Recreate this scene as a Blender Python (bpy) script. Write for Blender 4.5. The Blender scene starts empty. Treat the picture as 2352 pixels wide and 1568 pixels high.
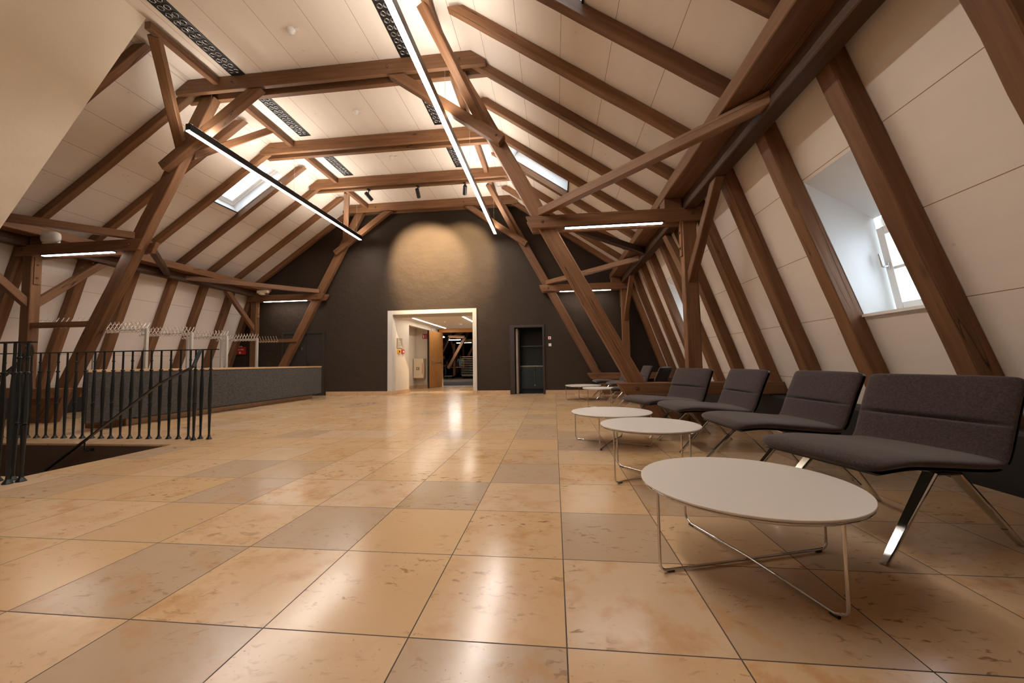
import bpy, bmesh, math, random
from mathutils import Vector, Matrix
R = math.radians
random.seed(7)
scn = bpy.context.scene
COL = scn.collection

# ------------------------------------------------------------------ camera, world, exposure
CAM_H = 0.93
F_PX = 876.98
yaw, pit, rol = R(-6.2525), R(3.2375), R(-0.8709)
fwd = Vector((math.sin(yaw)*math.cos(pit), math.cos(yaw)*math.cos(pit), math.sin(pit)))
r0 = Vector((math.cos(yaw), -math.sin(yaw), 0)); u0 = r0.cross(fwd)
right = math.cos(rol)*r0 + math.sin(rol)*u0
upv = -math.sin(rol)*r0 + math.cos(rol)*u0
cd = bpy.data.cameras.new('camera')
cam = bpy.data.objects.new('camera', cd); COL.objects.link(cam)
cam.matrix_world = Matrix(((right.x, upv.x, -fwd.x, 0), (right.y, upv.y, -fwd.y, 0), (right.z, upv.z, -fwd.z, CAM_H), (0, 0, 0, 1)))
cd.sensor_fit = 'HORIZONTAL'; cd.sensor_width = 36.0
cd.lens = F_PX/2352*36.0
cd.clip_start = 0.05; cd.clip_end = 200
scn.camera = cam

world = bpy.data.worlds.new('sky'); scn.world = world
world.use_nodes = True
bg = world.node_tree.nodes['Background']
bg.inputs[0].default_value = (0.72, 0.86, 1.0, 1); bg.inputs[1].default_value = 3.8

scn.view_settings.view_transform = 'Standard'
scn.view_settings.look = 'None'
scn.view_settings.gamma = 1.0
scn.view_settings.use_curve_mapping = False
scn.view_settings.exposure = 0.76

LED_PENDANT = 62.0
LED_TIE = 22.0
LED_CORRIDOR = 20.0
SPOT_W = 640.0

# ------------------------------------------------------------------ materials
def new_mat(name):
    m = bpy.data.materials.new(name); m.use_nodes = True
    nt = m.node_tree
    return m, nt, nt.nodes['Principled BSDF']
def N(nt, t, **kw):
    n = nt.nodes.new(t)
    for k, v in kw.items(): setattr(n, k, v)
    return n
def L(nt, a, b): nt.links.new(a, b)
def ramp(nt, stops):
    r = N(nt, 'ShaderNodeValToRGB'); e = r.color_ramp.elements
    while len(e) > 1: e.remove(e[-1])
    e[0].position = stops[0][0]; e[0].color = (*stops[0][1], 1)
    for p, c in stops[1:]:
        x = e.new(p); x.color = (*c, 1)
    return r
def g(v): return (v, v, v)
def math_n(nt, op, a, b=None, c=None):
    n = N(nt, 'ShaderNodeMath', operation=op)
    for i, v in enumerate((a, b, c)):
        if v is None: continue
        if isinstance(v, (int, float)): n.inputs[i].default_value = v
        else: L(nt, v, n.inputs[i])
    return n.outputs[0]
def mixc(nt, fac, a, b, mode='MIX'):
    n = N(nt, 'ShaderNodeMix', data_type='RGBA', blend_type=mode)
    for sock, v in ((n.inputs[0], fac), (n.inputs[6], a), (n.inputs[7], b)):
        if isinstance(v, (int, float)): sock.default_value = v
        elif isinstance(v, tuple): sock.default_value = (*v, 1)
        else: L(nt, v, sock)
    return n.outputs[2]
def noise(nt, vec, scale, detail=4, rough=0.55):
    n = N(nt, 'ShaderNodeTexNoise'); n.inputs['Scale'].default_value = scale
    n.inputs['Detail'].default_value = detail; n.inputs['Roughness'].default_value = rough
    if vec is not None: L(nt, vec, n.inputs['Vector'])
    return n.outputs['Fac']
def mapping(nt, vec, scale, loc=(0, 0, 0)):
    n = N(nt, 'ShaderNodeMapping'); n.inputs['Scale'].default_value = scale; n.inputs['Location'].default_value = loc
    L(nt, vec, n.inputs['Vector']); return n.outputs[0]
def bump(nt, h, strength, dist, bsdf):
    n = N(nt, 'ShaderNodeBump'); n.inputs['Strength'].default_value = strength; n.inputs['Distance'].default_value = dist
    L(nt, h, n.inputs['Height']); L(nt, n.outputs[0], bsdf.inputs['Normal'])
def plain(name, col, rough=0.5, metal=0.0, spec=0.5, mottling=0.0):
    m, nt, b = new_mat(name)
    b.inputs['Base Color'].default_value = (*col, 1); b.inputs['Roughness'].default_value = rough
    b.inputs['Metallic'].default_value = metal; b.inputs['Specular IOR Level'].default_value = spec
    if mottling:
        tc = N(nt, 'ShaderNodeTexCoord')
        f = noise(nt, tc.outputs['Object'], 9.0)
        L(nt, mixc(nt, f, tuple(c*(1-mottling) for c in col), tuple(min(1, c*(1+mottling)) for c in col)), b.inputs['Base Color'])
    return m
def emis(name, col, s):
    m, nt, b = new_mat(name)
    b.inputs['Base Color'].default_value = (*col, 1); b.inputs['Emission Color'].default_value = (*col, 1)
    b.inputs['Emission Strength'].default_value = s
    return m

def wood_mat(name, dark, light, rough=0.55, coat=0.0):
    m, nt, b = new_mat(name)
    tc = N(nt, 'ShaderNodeTexCoord'); oi = N(nt, 'ShaderNodeObjectInfo')
    off = N(nt, 'ShaderNodeVectorMath', operation='ADD')
    L(nt, tc.outputs['Object'], off.inputs[0])
    cmb = N(nt, 'ShaderNodeCombineXYZ'); rr = math_n(nt, 'MULTIPLY', oi.outputs['Random'], 37.0)
    L(nt, rr, cmb.inputs[0]); L(nt, rr, cmb.inputs[1]); L(nt, rr, cmb.inputs[2]); L(nt, cmb.outputs[0], off.inputs[1])
    v = off.outputs[0]
    f1 = noise(nt, mapping(nt, v, (1.2, 22, 22)), 1.0, 6, 0.6)
    f2 = noise(nt, mapping(nt, v, (0.7, 2.5, 2.5)), 1.3, 3, 0.5)
    r1 = ramp(nt, [(0.28, dark), (0.72, light)])
    L(nt, math_n(nt, 'ADD', math_n(nt, 'MULTIPLY', f1, 0.6), math_n(nt, 'MULTIPLY', f2, 0.4)), r1.inputs[0])
    # drying cracks running with the grain
    fc = noise(nt, mapping(nt, v, (0.22, 7.0, 7.0), (5, 3, 1)), 1.0, 2, 0.4)
    d = math_n(nt, 'ABSOLUTE', math_n(nt, 'SUBTRACT', fc, 0.5))
    ck = ramp(nt, [(0.0, g(1)), (0.0022, g(0.9)), (0.0045, g(0))]); L(nt, d, ck.inputs[0])
    gate = ramp(nt, [(0.52, g(0)), (0.58, g(1))]); L(nt, noise(nt, mapping(nt, v, (0.5, 0.7, 0.7), (2, 9, 4)), 1.0, 1), gate.inputs[0])
    cf = math_n(nt, 'MULTIPLY', ck.outputs[0], gate.outputs[0])
    col = mixc(nt, cf, r1.outputs[0], (0.012, 0.006, 0.004))
    # knots and dowel marks
    vo = N(nt, 'ShaderNodeTexVoronoi'); vo.inputs['Scale'].default_value = 1.0
    L(nt, mapping(nt, v, (1.2, 3.2, 3.2)), vo.inputs['Vector'])
    kn = ramp(nt, [(0.0, g(0.7)), (0.06, g(0.25)), (0.10, g(0))]); L(nt, vo.outputs['Distance'], kn.inputs[0])
    col = mixc(nt, kn.outputs[0], col, tuple(c*0.45 for c in dark))
    var = math_n(nt, 'ADD', math_n(nt, 'MULTIPLY', oi.outputs['Random'], 0.35), 0.82)
    vc = N(nt, 'ShaderNodeCombineColor'); [L(nt, var, vc.inputs[i]) for i in range(3)]
    col = mixc(nt, 1.0, col, vc.outputs[0], 'MULTIPLY')
    L(nt, col, b.inputs['Base Color']); b.inputs['Roughness'].default_value = rough
    b.inputs['Specular IOR Level'].default_value = 0.3
    h = math_n(nt, 'SUBTRACT', f1, math_n(nt, 'MULTIPLY', cf, 3.0))
    bump(nt, h, 0.35, 0.006, b)
    return m

def panel_mat(name, spacing, col=(0.80, 0.715, 0.635)):
    m, nt, b = new_mat(name)
    tc = N(nt, 'ShaderNodeTexCoord'); v = tc.outputs['Object']
    sx = N(nt, 'ShaderNodeSeparateXYZ'); L(nt, v, sx.inputs[0])
    t = math_n(nt, 'FRACT', math_n(nt, 'ADD', math_n(nt, 'DIVIDE', sx.outputs[1], spacing), 0.5))
    d = math_n(nt, 'MULTIPLY', math_n(nt, 'ABSOLUTE', math_n(nt, 'SUBTRACT', t, 0.5)), spacing)
    ln = math_n(nt, 'LESS_THAN', d, 0.0028)
    f = noise(nt, mapping(nt, v, (0.6, 5, 5)), 1.0, 5, 0.6)
    f2 = noise(nt, v, 1.1, 3)
    c = mixc(nt, f, tuple(x*0.93 for x in col), tuple(min(1, x*1.05) for x in col))
    c = mixc(nt, math_n(nt, 'MULTIPLY', f2, 0.25), c, tuple(x*0.84 for x in col))
    vo = N(nt, 'ShaderNodeTexVoronoi'); vo.inputs['Scale'].default_value = 3.3; L(nt, v, vo.inputs['Vector'])
    kn = ramp(nt, [(0.0, g(0.35)), (0.045, g(0.2)), (0.07, g(0))]); L(nt, vo.outputs['Distance'], kn.inputs[0])
    c = mixc(nt, kn.outputs[0], c, (0.33, 0.20, 0.11))
    c = mixc(nt, ln, c, (0.26, 0.15, 0.085))
    L(nt, c, b.inputs['Base Color']); b.inputs['Roughness'].default_value = 0.62
    b.inputs['Specular IOR Level'].default_value = 0.25
    bump(nt, math_n(nt, 'SUBTRACT', math_n(nt, 'MULTIPLY', f, 0.15), ln), 0.5, 0.003, b)
    return m

def floor_mat():
    m, nt, b = new_mat('limestone_tiles')
    A, B, OX, OY = 0.537, 0.5654, 0.0216, 1.3104
    tc = N(nt, 'ShaderNodeTexCoord'); v = tc.outputs['Object']
    s = N(nt, 'ShaderNodeSeparateXYZ'); L(nt, v, s.inputs[0])
    gx = math_n(nt, 'DIVIDE', math_n(nt, 'SUBTRACT', s.outputs[0], OX), A)
    gy = math_n(nt, 'DIVIDE', math_n(nt, 'SUBTRACT', s.outputs[1], OY), B)
    def edge(gv, size):
        return math_n(nt, 'MULTIPLY', math_n(nt, 'ABSOLUTE', math_n(nt, 'SUBTRACT', math_n(nt, 'FRACT', math_n(nt, 'ADD', gv, 0.5)), 0.5)), size)
    d = math_n(nt, 'MINIMUM', edge(gx, A), edge(gy, B))
    joint = math_n(nt, 'LESS_THAN', d, 0.0025)
    cell = N(nt, 'ShaderNodeCombineXYZ'); L(nt, math_n(nt, 'FLOOR', gx), cell.inputs[0]); L(nt, math_n(nt, 'FLOOR', gy), cell.inputs[1])
    wn = N(nt, 'ShaderNodeTexWhiteNoise', noise_dimensions='2D'); L(nt, cell.outputs[0], wn.inputs['Vector'])
    wsep = N(nt, 'ShaderNodeSeparateColor'); L(nt, wn.outputs['Color'], wsep.inputs[0])
    # per-tile shift of the veining
    sh = N(nt, 'ShaderNodeVectorMath', operation='MULTIPLY_ADD')
    L(nt, wn.outputs['Color'], sh.inputs[0]); sh.inputs[1].default_value = (17, 23, 11); L(nt, v, sh.inputs[2])
    vv = sh.outputs[0]
    tint = ramp(nt, [(0.0, (0.43, 0.305, 0.200)), (0.08, (0.47, 0.33, 0.205)), (0.16, (0.53, 0.335, 0.165)), (0.5, (0.565, 0.370, 0.188)), (0.7, (0.585, 0.41, 0.250)), (0.88, (0.56, 0.40, 0.262)), (1.0, (0.58, 0.375, 0.18))])
    L(nt, wsep.outputs[0], tint.inputs[0])
    grey = None  # grey tiles; the one under the front table carries its shadow as colour
    for cx_, cy_ in ((0, 1), (-3, 1), (-4, 0), (-3, -1), (-1, -1), (-5, 2), (-2, 2), (-1, 3), (-6, 3), (1, 0), (1, 2), (2, 1), (-9, 4), (-3, 6), (0, 5), (-7, 6)):
        e_ = math_n(nt, 'MULTIPLY', math_n(nt, 'COMPARE', math_n(nt, 'FLOOR', gx), float(cx_), 0.1), math_n(nt, 'COMPARE', math_n(nt, 'FLOOR', gy), float(cy_), 0.1))
        grey = e_ if grey is None else math_n(nt, 'MAXIMUM', grey, e_)
    cloud = noise(nt, vv, 3.2, 5, 0.6)
    c = mixc(nt, math_n(nt, 'MULTIPLY', cloud, 0.55), tint.outputs[0], (0.567, 0.392, 0.243))
    c = mixc(nt, math_n(nt, 'MULTIPLY', grey, 0.72), c, (0.410, 0.297, 0.205))
    oc = ramp(nt, [(0.50, g(0)), (0.70, g(0.9))]); L(nt, noise(nt, vv, 5.5, 6, 0.65), oc.inputs[0])
    ocf = math_n(nt, 'MULTIPLY', oc.outputs[0], wsep.outputs[1])
    c = mixc(nt, ocf, c, (0.450, 0.211, 0.065))
    # fossil streaks
    w = N(nt, 'ShaderNodeVectorMath', operation='ADD'); L(nt, vv, w.inputs[0])
    nz = N(nt, 'ShaderNodeTexNoise'); nz.inputs['Scale'].default_value = 9; L(nt, vv, nz.inputs['Vector'])
    wm = N(nt, 'ShaderNodeVectorMath', operation='SCALE'); L(nt, nz.outputs['Color'], wm.inputs[0]); wm.inputs[3].default_value = 0.10
    L(nt, wm.outputs[0], w.inputs[1])
    st = noise(nt, mapping(nt, w.outputs[0], (13, 30, 15)), 1.0, 3, 0.6)
    sf = ramp(nt, [(0.585, g(0)), (0.66, g(0.75))]); L(nt, st, sf.inputs[0])
    gate = ramp(nt, [(0.44, g(0)), (0.58, g(1))]); L(nt, noise(nt, vv, 2.6, 2), gate.inputs[0])
    sff = math_n(nt, 'MULTIPLY', math_n(nt, 'MULTIPLY', sf.outputs[0], gate.outputs[0]), math_n(nt, 'ADD', math_n(nt, 'MULTIPLY', wsep.outputs[2], 0.8), 0.2))
    c = mixc(nt, sff, c, (0.180, 0.077, 0.027))
    sp = N(nt, 'ShaderNodeTexVoronoi'); sp.inputs['Scale'].default_value = 30; L(nt, w.outputs[0], sp.inputs['Vector'])
    spf = ramp(nt, [(0.0, g(0.8)), (0.09, g(0.35)), (0.14, g(0))]); L(nt, sp.outputs['Distance'], spf.inputs[0])
    spg = math_n(nt, 'MULTIPLY', spf.outputs[0], gate.outputs[0])
    c = mixc(nt, math_n(nt, 'MULTIPLY', spg, 0.8), c, (0.198, 0.108, 0.054))
    c = mixc(nt, joint, c, (0.063, 0.038, 0.024))
    L(nt, c, b.inputs['Base Color'])
    rg = math_n(nt, 'ADD', math_n(nt, 'MULTIPLY', cloud, 0.14), 0.13)
    L(nt, math_n(nt, 'MAXIMUM', rg, math_n(nt, 'MULTIPLY', joint, 0.8)), b.inputs['Roughness'])
    b.inputs['Specular IOR Level'].default_value = 0.5
    bump(nt, math_n(nt, 'SUBTRACT', math_n(nt, 'MULTIPLY', noise(nt, v, 2.0, 2), 0.5), joint), 0.10, 0.004, b)
    return m

def plaster_mat(name, col, bstr=0.5, scale=3.0, rough=0.75):
    m, nt, b = new_mat(name)
    tc = N(nt, 'ShaderNodeTexCoord'); v = tc.outputs['Object']
    f = noise(nt, v, scale, 6, 0.6); f2 = noise(nt, v, 0.9, 2)
    c = mixc(nt, f2, tuple(x*0.86 for x in col), tuple(x*1.12 for x in col))
    L(nt, c, b.inputs['Base Color']); b.inputs['Roughness'].default_value = rough
    b.inputs['Specular IOR Level'].default_value = 0.3
    bump(nt, f, bstr, 0.05, b)
    return m

def fabric_mat(name, a, bcol, scale=260):
    m, nt, b = new_mat(name)
    tc = N(nt, 'ShaderNodeTexCoord'); v = tc.outputs['Object']
    f = noise(nt, mapping(nt, v, (1, 0.35, 1)), scale, 2, 0.7)
    f2 = noise(nt, v, 60, 3)
    rmp = ramp(nt, [(0.3, a), (0.7, bcol)]); L(nt, math_n(nt, 'ADD', math_n(nt, 'MULTIPLY', f, 0.7), math_n(nt, 'MULTIPLY', f2, 0.3)), rmp.inputs[0])
    L(nt, rmp.outputs[0], b.inputs['Base Color']); b.inputs['Roughness'].default_value = 0.95
    b.inputs['Specular IOR Level'].default_value = 0.1
    b.inputs['Sheen Weight'].default_value = 0.25
    bump(nt, f, 0.4, 0.002, b)
    return m

def glass_mat():
    m, nt, b = new_mat('window_glass')
    out = nt.nodes['Material Output']
    tr = N(nt, 'ShaderNodeBsdfTransparent'); gl = N(nt, 'ShaderNodeBsdfGlossy'); gl.inputs['Roughness'].default_value = 0.02
    lw = N(nt, 'ShaderNodeLayerWeight'); lw.inputs[0].default_value = 0.5
    fr = N(nt, 'ShaderNodeMath', operation='MULTIPLY_ADD'); L(nt, math_n(nt, 'POWER', lw.outputs['Facing'], 5.0), fr.inputs[0]); fr.inputs[1].default_value = 0.7; fr.inputs[2].default_value = 0.04
    mx = N(nt, 'ShaderNodeMixShader'); L(nt, fr.outputs[0], mx.inputs[0]); L(nt, tr.outputs[0], mx.inputs[1]); L(nt, gl.outputs[0], mx.inputs[2])
    L(nt, mx.outputs[0], out.inputs['Surface']); nt.nodes.remove(b)
    return m

WOOD = wood_mat('brown_timber', (0.110, 0.047, 0.019), (0.260, 0.130, 0.062))
WOOD_SHADED = wood_mat('shade_darkened_timber', (0.040, 0.019, 0.009), (0.095, 0.046, 0.023))  # darker copy of the brown timber, with shade put into its colour
OAK = wood_mat('oak_veneer', (0.36, 0.155, 0.045), (0.55, 0.27, 0.09), 0.4)
LEDGE_WOOD = wood_mat('counter_top_wood', (0.50, 0.32, 0.18), (0.66, 0.45, 0.27), 0.45)
PANEL_C = panel_mat('ceiling_board', 0.687)
PANEL_U = panel_mat('upper_slope_board', 0.693)
PANEL_L = panel_mat('lower_slope_board', 0.7085)
FLOOR = floor_mat()
DARKWALL = plaster_mat('dark_brown_plaster', (0.037, 0.0240, 0.0155), 0.8, 2.6)
CREAM = plaster_mat('cream_plaster', (0.85, 0.77, 0.64), 0.25, 2.2)
WHITEWALL = plaster_mat('white_plaster', (0.66, 0.595, 0.51), 0.05, 4.0)
WHITE = plain('white_paint', (0.80, 0.78, 0.74), 0.45)
REVEAL = plaster_mat('reveal_plaster', (0.80, 0.80, 0.79), 0.12, 3.0)
STONE = plain('skirting_limestone', (0.56, 0.37, 0.22), 0.35, mottling=0.25)
BLACK = plain('black_iron', (0.012, 0.015, 0.016), 0.38, 0.3)
BLACKP = plain('black_plastic', (0.010, 0.010, 0.011), 0.4)
DARKTRIM = plain('dark_door_paint', (0.030, 0.024, 0.020), 0.5)
DARKBASE = plain('black_skirting_board', (0.006, 0.005, 0.0045), 0.6)
CHROME = plain('polished_chrome', (0.60, 0.585, 0.56), 0.10, 1.0)
BRUSHED = plain('brushed_steel', (0.62, 0.60, 0.57), 0.30, 1.0)
GREYMETAL = plain('painted_grey_steel', (0.55, 0.51, 0.46), 0.45, 0.2)
HOOKM = plain('satin_hook_metal', (0.66, 0.60, 0.53), 0.30, 0.6)
TABLETOP = plain('matt_white_laminate', (0.63, 0.575, 0.52), 0.42)
FELT = fabric_mat('grey_felt', (0.012, 0.0115, 0.011), (0.085, 0.077, 0.068), 70)
FABRIC = fabric_mat('grey_brown_wool', (0.021, 0.0145, 0.014), (0.082, 0.057, 0.053))
GLASS = glass_mat()
LAMPB = plain('lamp_black_anodised', (0.02, 0.02, 0.021), 0.3, 0.5)
LEDP = emis('led_pendant_diffuser', (1.0, 0.92, 0.84), LED_PENDANT)
LEDUP = emis('led_uplight_diffuser', (1.0, 0.90, 0.78), LED_PENDANT*0.66)
LEDT = emis('led_strip_diffuser', (1.0, 0.88, 0.78), LED_TIE)
LEDC = emis('corridor_led_diffuser', (1.0, 0.90, 0.76), LED_CORRIDOR)
RED = plain('signal_red', (0.45, 0.012, 0.010), 0.45)
YELLOW = plain('signal_yellow', (0.75, 0.36, 0.01), 0.45)
TEAL = plain('dark_teal_laminate', (0.014, 0.034, 0.042), 0.25)
BOLTM = plain('dark_bolt_wood', (0.10, 0.045, 0.020), 0.5)
CARPET = plain('grey_carpet', (0.16, 0.125, 0.105), 0.9, mottling=0.2)
LENS = plain('dark_lens', (0.02, 0.02, 0.02), 0.08, 0.6)
RINGM = plain('nozzle_ring_black', (0.30, 0.30, 0.31), 0.22, 0.9)
OPAL = plain('opal_plastic', (0.80, 0.78, 0.74), 0.35)
PAPER = plain('plan_paper', (0.40, 0.36, 0.29), 0.6, mottling=0.35)
BEIGE = plain('beige_enamel', (0.70, 0.58, 0.42), 0.45)

# ------------------------------------------------------------------ mesh building helpers
class MB:
    def __init__(s): s.v = []; s.f = []; s.sm = []
    def add(s, vs, fs, smooth=False):
        b = len(s.v); s.v += [Vector(p) for p in vs]
        for f in fs: s.f.append([b+i for i in f]); s.sm.append(smooth)
    def box(s, x0, x1, y0, y1, z0, z1, bev=0.0):
        if bev <= 0:
            s.add([(x0,y0,z0),(x1,y0,z0),(x1,y1,z0),(x0,y1,z0),(x0,y0,z1),(x1,y0,z1),(x1,y1,z1),(x0,y1,z1)],
                  [(0,3,2,1),(4,5,6,7),(0,1,5,4),(1,2,6,5),(2,3,7,6),(3,0,4,7)])
            return s
        bm = bmesh.new(); bmesh.ops.create_cube(bm, size=1)
        for v in bm.verts: v.co = Vector(((x0+x1)/2+v.co.x*(x1-x0), (y0+y1)/2+v.co.y*(y1-y0), (z0+z1)/2+v.co.z*(z1-z0)))
        bmesh.ops.bevel(bm, geom=list(bm.edges), offset=bev, segments=2, affect='EDGES', profile=0.6)
        bm.verts.index_update()
        s.add([v.co.copy() for v in bm.verts], [[v.index for v in f.verts] for f in bm.faces]); bm.free(); return s
    def prism(s, poly, axis, a0, a1):
        # poly: 2D points in the two other axes (in order), extruded along axis
        def P(p, a):
            q = list(p); q.insert(axis, a); return q
        n = len(poly)
        s.add([P(p, a0) for p in poly]+[P(p, a1) for p in poly],
              [list(range(n)), list(range(2*n-1, n-1, -1))]+[(i, n+i, n+(i+1) % n, (i+1) % n) for i in range(n)]); return s
    def cyl(s, p0, p1, r0, r1=None, seg=12, caps=True, smooth=True):
        r1 = r0 if r1 is None else r1
        p0, p1 = Vector(p0), Vector(p1); d = (p1-p0).normalized()
        a = d.orthogonal().normalized(); b = d.cross(a)
        ring = lambda p, r: [p+(a*math.cos(2*math.pi*i/seg)+b*math.sin(2*math.pi*i/seg))*r for i in range(seg)]
        s.add(ring(p0, r0)+ring(p1, r1), [(i, (i+1) % seg, seg+(i+1) % seg, seg+i) for i in range(seg)], smooth)
        if caps:
            s.add(ring(p0, r0), [list(range(seg-1, -1, -1))]); s.add(ring(p1, r1), [list(range(seg))])
        return s
    def tube(s, pts, r, seg=8, closed=False):
        pts = [Vector(p) for p in pts]; n = len(pts); rings = []
        ref = None
        for i, p in enumerate(pts):
            if closed: t = (pts[(i+1) % n]-pts[i-1]).normalized()
            else: t = (pts[min(i+1, n-1)]-pts[max(i-1, 0)]).normalized()
            if ref is None: ref = t.orthogonal().normalized()
            ref = (ref-t*ref.dot(t))
            ref = ref.normalized() if ref.length > 1e-6 else t.orthogonal().normalized()
            b = t.cross(ref); rr = r[i] if isinstance(r, (list, tuple)) else r
            rings.append([p+(ref*math.cos(2*math.pi*k/seg)+b*math.sin(2*math.pi*k/seg))*rr for k in range(seg)])
        vs = [q for rg in rings for q in rg]; fs = []
        for i in range(n if closed else n-1):
            j = (i+1) % n
            for k in range(seg): fs.append((i*seg+k, i*seg+(k+1) % seg, j*seg+(k+1) % seg, j*seg+k))
        s.add(vs, fs, True)
        if not closed: s.add(rings[0], [list(range(seg-1, -1, -1))]); s.add(rings[-1], [list(range(seg))])
        return s
    def lathe(s, prof, c=(0, 0, 0), seg=20, axis=2, smooth=True):
        # prof: (radius, height)
        c = Vector(c); vs = []; n = len(prof)
        for r_, h in prof:
            for k in range(seg):
                a = 2*math.pi*k/seg; q = [math.cos(a)*r_, math.sin(a)*r_]; q.insert(axis, h); vs.append(c+Vector(q))
        fs = [(i*seg+k, i*seg+(k+1) % seg, (i+1)*seg+(k+1) % seg, (i+1)*seg+k) for i in range(n-1) for k in range(seg)]
        s.add(vs, fs, smooth)
        if prof[0][0] > 1e-5: s.add(vs[:seg], [list(range(seg-1, -1, -1))])
        if prof[-1][0] > 1e-5: s.add(vs[-seg:], [list(range(seg))])
        return s
    def grid(s, rows, smooth=True):
        n, m = len(rows), len(rows[0])
        s.add([p for r_ in rows for p in r_], [(i*m+j, i*m+j+1, (i+1)*m+j+1, (i+1)*m+j) for i in range(n-1) for j in range(m-1)], smooth); return s
    def build(s, name, mat, parent=None, origin=None, weld=False):
        me = bpy.data.meshes.new(name)
        if parent is not None:
            inv = world_of(parent).inverted(); vs = [inv @ p for p in s.v]
        elif origin is not None:
            o_ = Vector(origin); vs = [p-o_ for p in s.v]
        else: vs = s.v
        me.from_pydata([tuple(p) for p in vs], [], s.f)
        for p, q in zip(me.polygons, s.sm): p.use_smooth = q
        bm = bmesh.new(); bm.from_mesh(me)
        if weld: bmesh.ops.remove_doubles(bm, verts=bm.verts, dist=1e-5)
        bmesh.ops.recalc_face_normals(bm, faces=bm.faces); bm.to_mesh(me); bm.free()
        me.materials.append(mat)
        o = bpy.data.objects.new(name, me); COL.objects.link(o)
        if parent is not None: o.parent = parent
        elif origin is not None: o.location = Vector(origin)
        return o
def world_of(o):
    m = o.matrix_basis.copy()
    while o.parent: o = o.parent; m = o.matrix_basis @ m
    return m
def tag(o, label=None, cat=None, group=None, kind=None):
    if label: o['label'] = label
    if cat: o['category'] = cat
    if group: o['group'] = group
    if kind: o['kind'] = kind
    return o
def thing(name, label, cat, loc=(0, 0, 0), rz=0.0, group=None):
    o = bpy.data.objects.new(name, None); COL.objects.link(o); o.empty_display_size = 0.1
    o.matrix_basis = Matrix.Translation(Vector(loc)) @ Matrix.Rotation(rz, 4, 'Z')
    return tag(o, label, cat, group)
def struct(mb, name, mat, label=None, origin=None, cat=None):
    o = mb.build(name, mat, origin=origin); o['kind'] = 'structure'
    if label: o['label'] = label
    o['category'] = cat or name.split('_')[0]
    return o
def dup(o, loc, rz, label, group=None):
    c = o.copy(); COL.objects.link(c)
    c.matrix_basis = Matrix.Translation(Vector(loc)) @ Matrix.Rotation(rz, 4, 'Z')
    c['label'] = label
    if group: c['group'] = group
    copy_kids(o, c); return c
def copy_kids(a, b):
    for ch in list(a.children):
        k = ch.copy(); COL.objects.link(k); k.parent = b; copy_kids(ch, k)
ORD = ['first', 'second', 'third', 'fourth', 'fifth', 'sixth', 'seventh', 'eighth', 'ninth', 'tenth', 'eleventh', 'twelfth', 'thirteenth', 'fourteenth', 'fifteenth', 'sixteenth', 'seventeenth', 'eighteenth', 'nineteenth', 'twentieth', 'twenty-first', 'twenty-second']

def timber(name, p0, p1, w, h, up, label, cat, group=None, mat=None, c0=None, c1=None, jit=0.0022, ch=0.009):
    """hewn timber from p0 to p1: h along 'up', w across it; local X runs with the grain; c0/c1 = normals of the end cuts"""
    p0, p1, up = Vector(p0), Vector(p1), Vector(up)
    x = (p1-p0).normalized(); z = (up-x*up.dot(x)).normalized(); y = z.cross(x)
    Lg = (p1-p0).length
    M = Matrix(((x.x, y.x, z.x, p0.x), (x.y, y.y, z.y, p0.y), (x.z, y.z, z.z, p0.z), (0, 0, 0, 1)))
    a, b = w/2, h/2
    sec = [(-a+ch, -b), (a-ch, -b), (a, -b+ch), (a, b-ch), (a-ch, b), (-a+ch, b), (-a, b-ch), (-a, -b+ch)]
    n = max(2, int(Lg/0.35)+1)
    rnd = random.Random(hash((round(p0.x, 2), round(p0.y, 2), round(p0.z, 2), round(p1.x, 2))) & 0xffff)
    vs = []
    def shift(nrm, q):
        if nrm is None: return 0.0
        nl = M.to_3x3().transposed() @ Vector(nrm)
        return max(-2.5*(w+h), min(2.5*(w+h), -(nl.y*q[0]+nl.z*q[1])/nl.x)) if abs(nl.x) > 1e-3 else 0.0
    for i in range(n+1):
        t = i/n
        jy, jz = (rnd.uniform(-jit, jit), rnd.uniform(-jit, jit)) if 0 < i < n else (0, 0)
        for q in sec:
            sx = shift(c0, q)*(1-t)+shift(c1, q)*t
            vs.append((t*Lg+sx, q[0]+jy+rnd.uniform(-jit, jit)*0.4, q[1]+jz+rnd.uniform(-jit, jit)*0.4))
    k = len(sec); fs = []
    for i in range(n):
        for j in range(k): fs.append((i*k+j, i*k+(j+1) % k, (i+1)*k+(j+1) % k, (i+1)*k+j))
    fs.append(list(range(k-1, -1, -1))); fs.append([n*k+j for j in range(k)])
    mb = MB(); mb.add(vs, fs)
    o = mb.build(name, mat or WOOD)
    o.matrix_basis = M
    return tag(o, label, cat, group)
def plank(name, poly, y0, y1, label, cat, group=None, mat=None):
    """plank lying in an XZ plane, outline poly, between y0 and y1, edges eased"""
    mb = MB(); mb.prism(poly, 1, y0, y1)
    ox = (poly[0][0], y0, poly[0][1])
    o = mb.build(name, mat or WOOD, origin=ox)
    bm = bmesh.new(); bm.from_mesh(o.data)
    bmesh.ops.bevel(bm, geom=list(bm.edges), offset=0.006, segments=1, affect='EDGES'); bm.to_mesh(o.data); bm.free()
    return tag(o, label, cat, group)
def bolt(parent, p, d, r=0.028):
    p, d = Vector(p), Vector(d).normalized()
    mb = MB(); mb.cyl(p-d*0.01, p+d*0.008, r, r, 14); mb.cyl(p+d*0.008, p+d*0.022, r*0.62, r*0.42, 8)
    return mb.build('bolt', BOLTM, parent)

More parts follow.
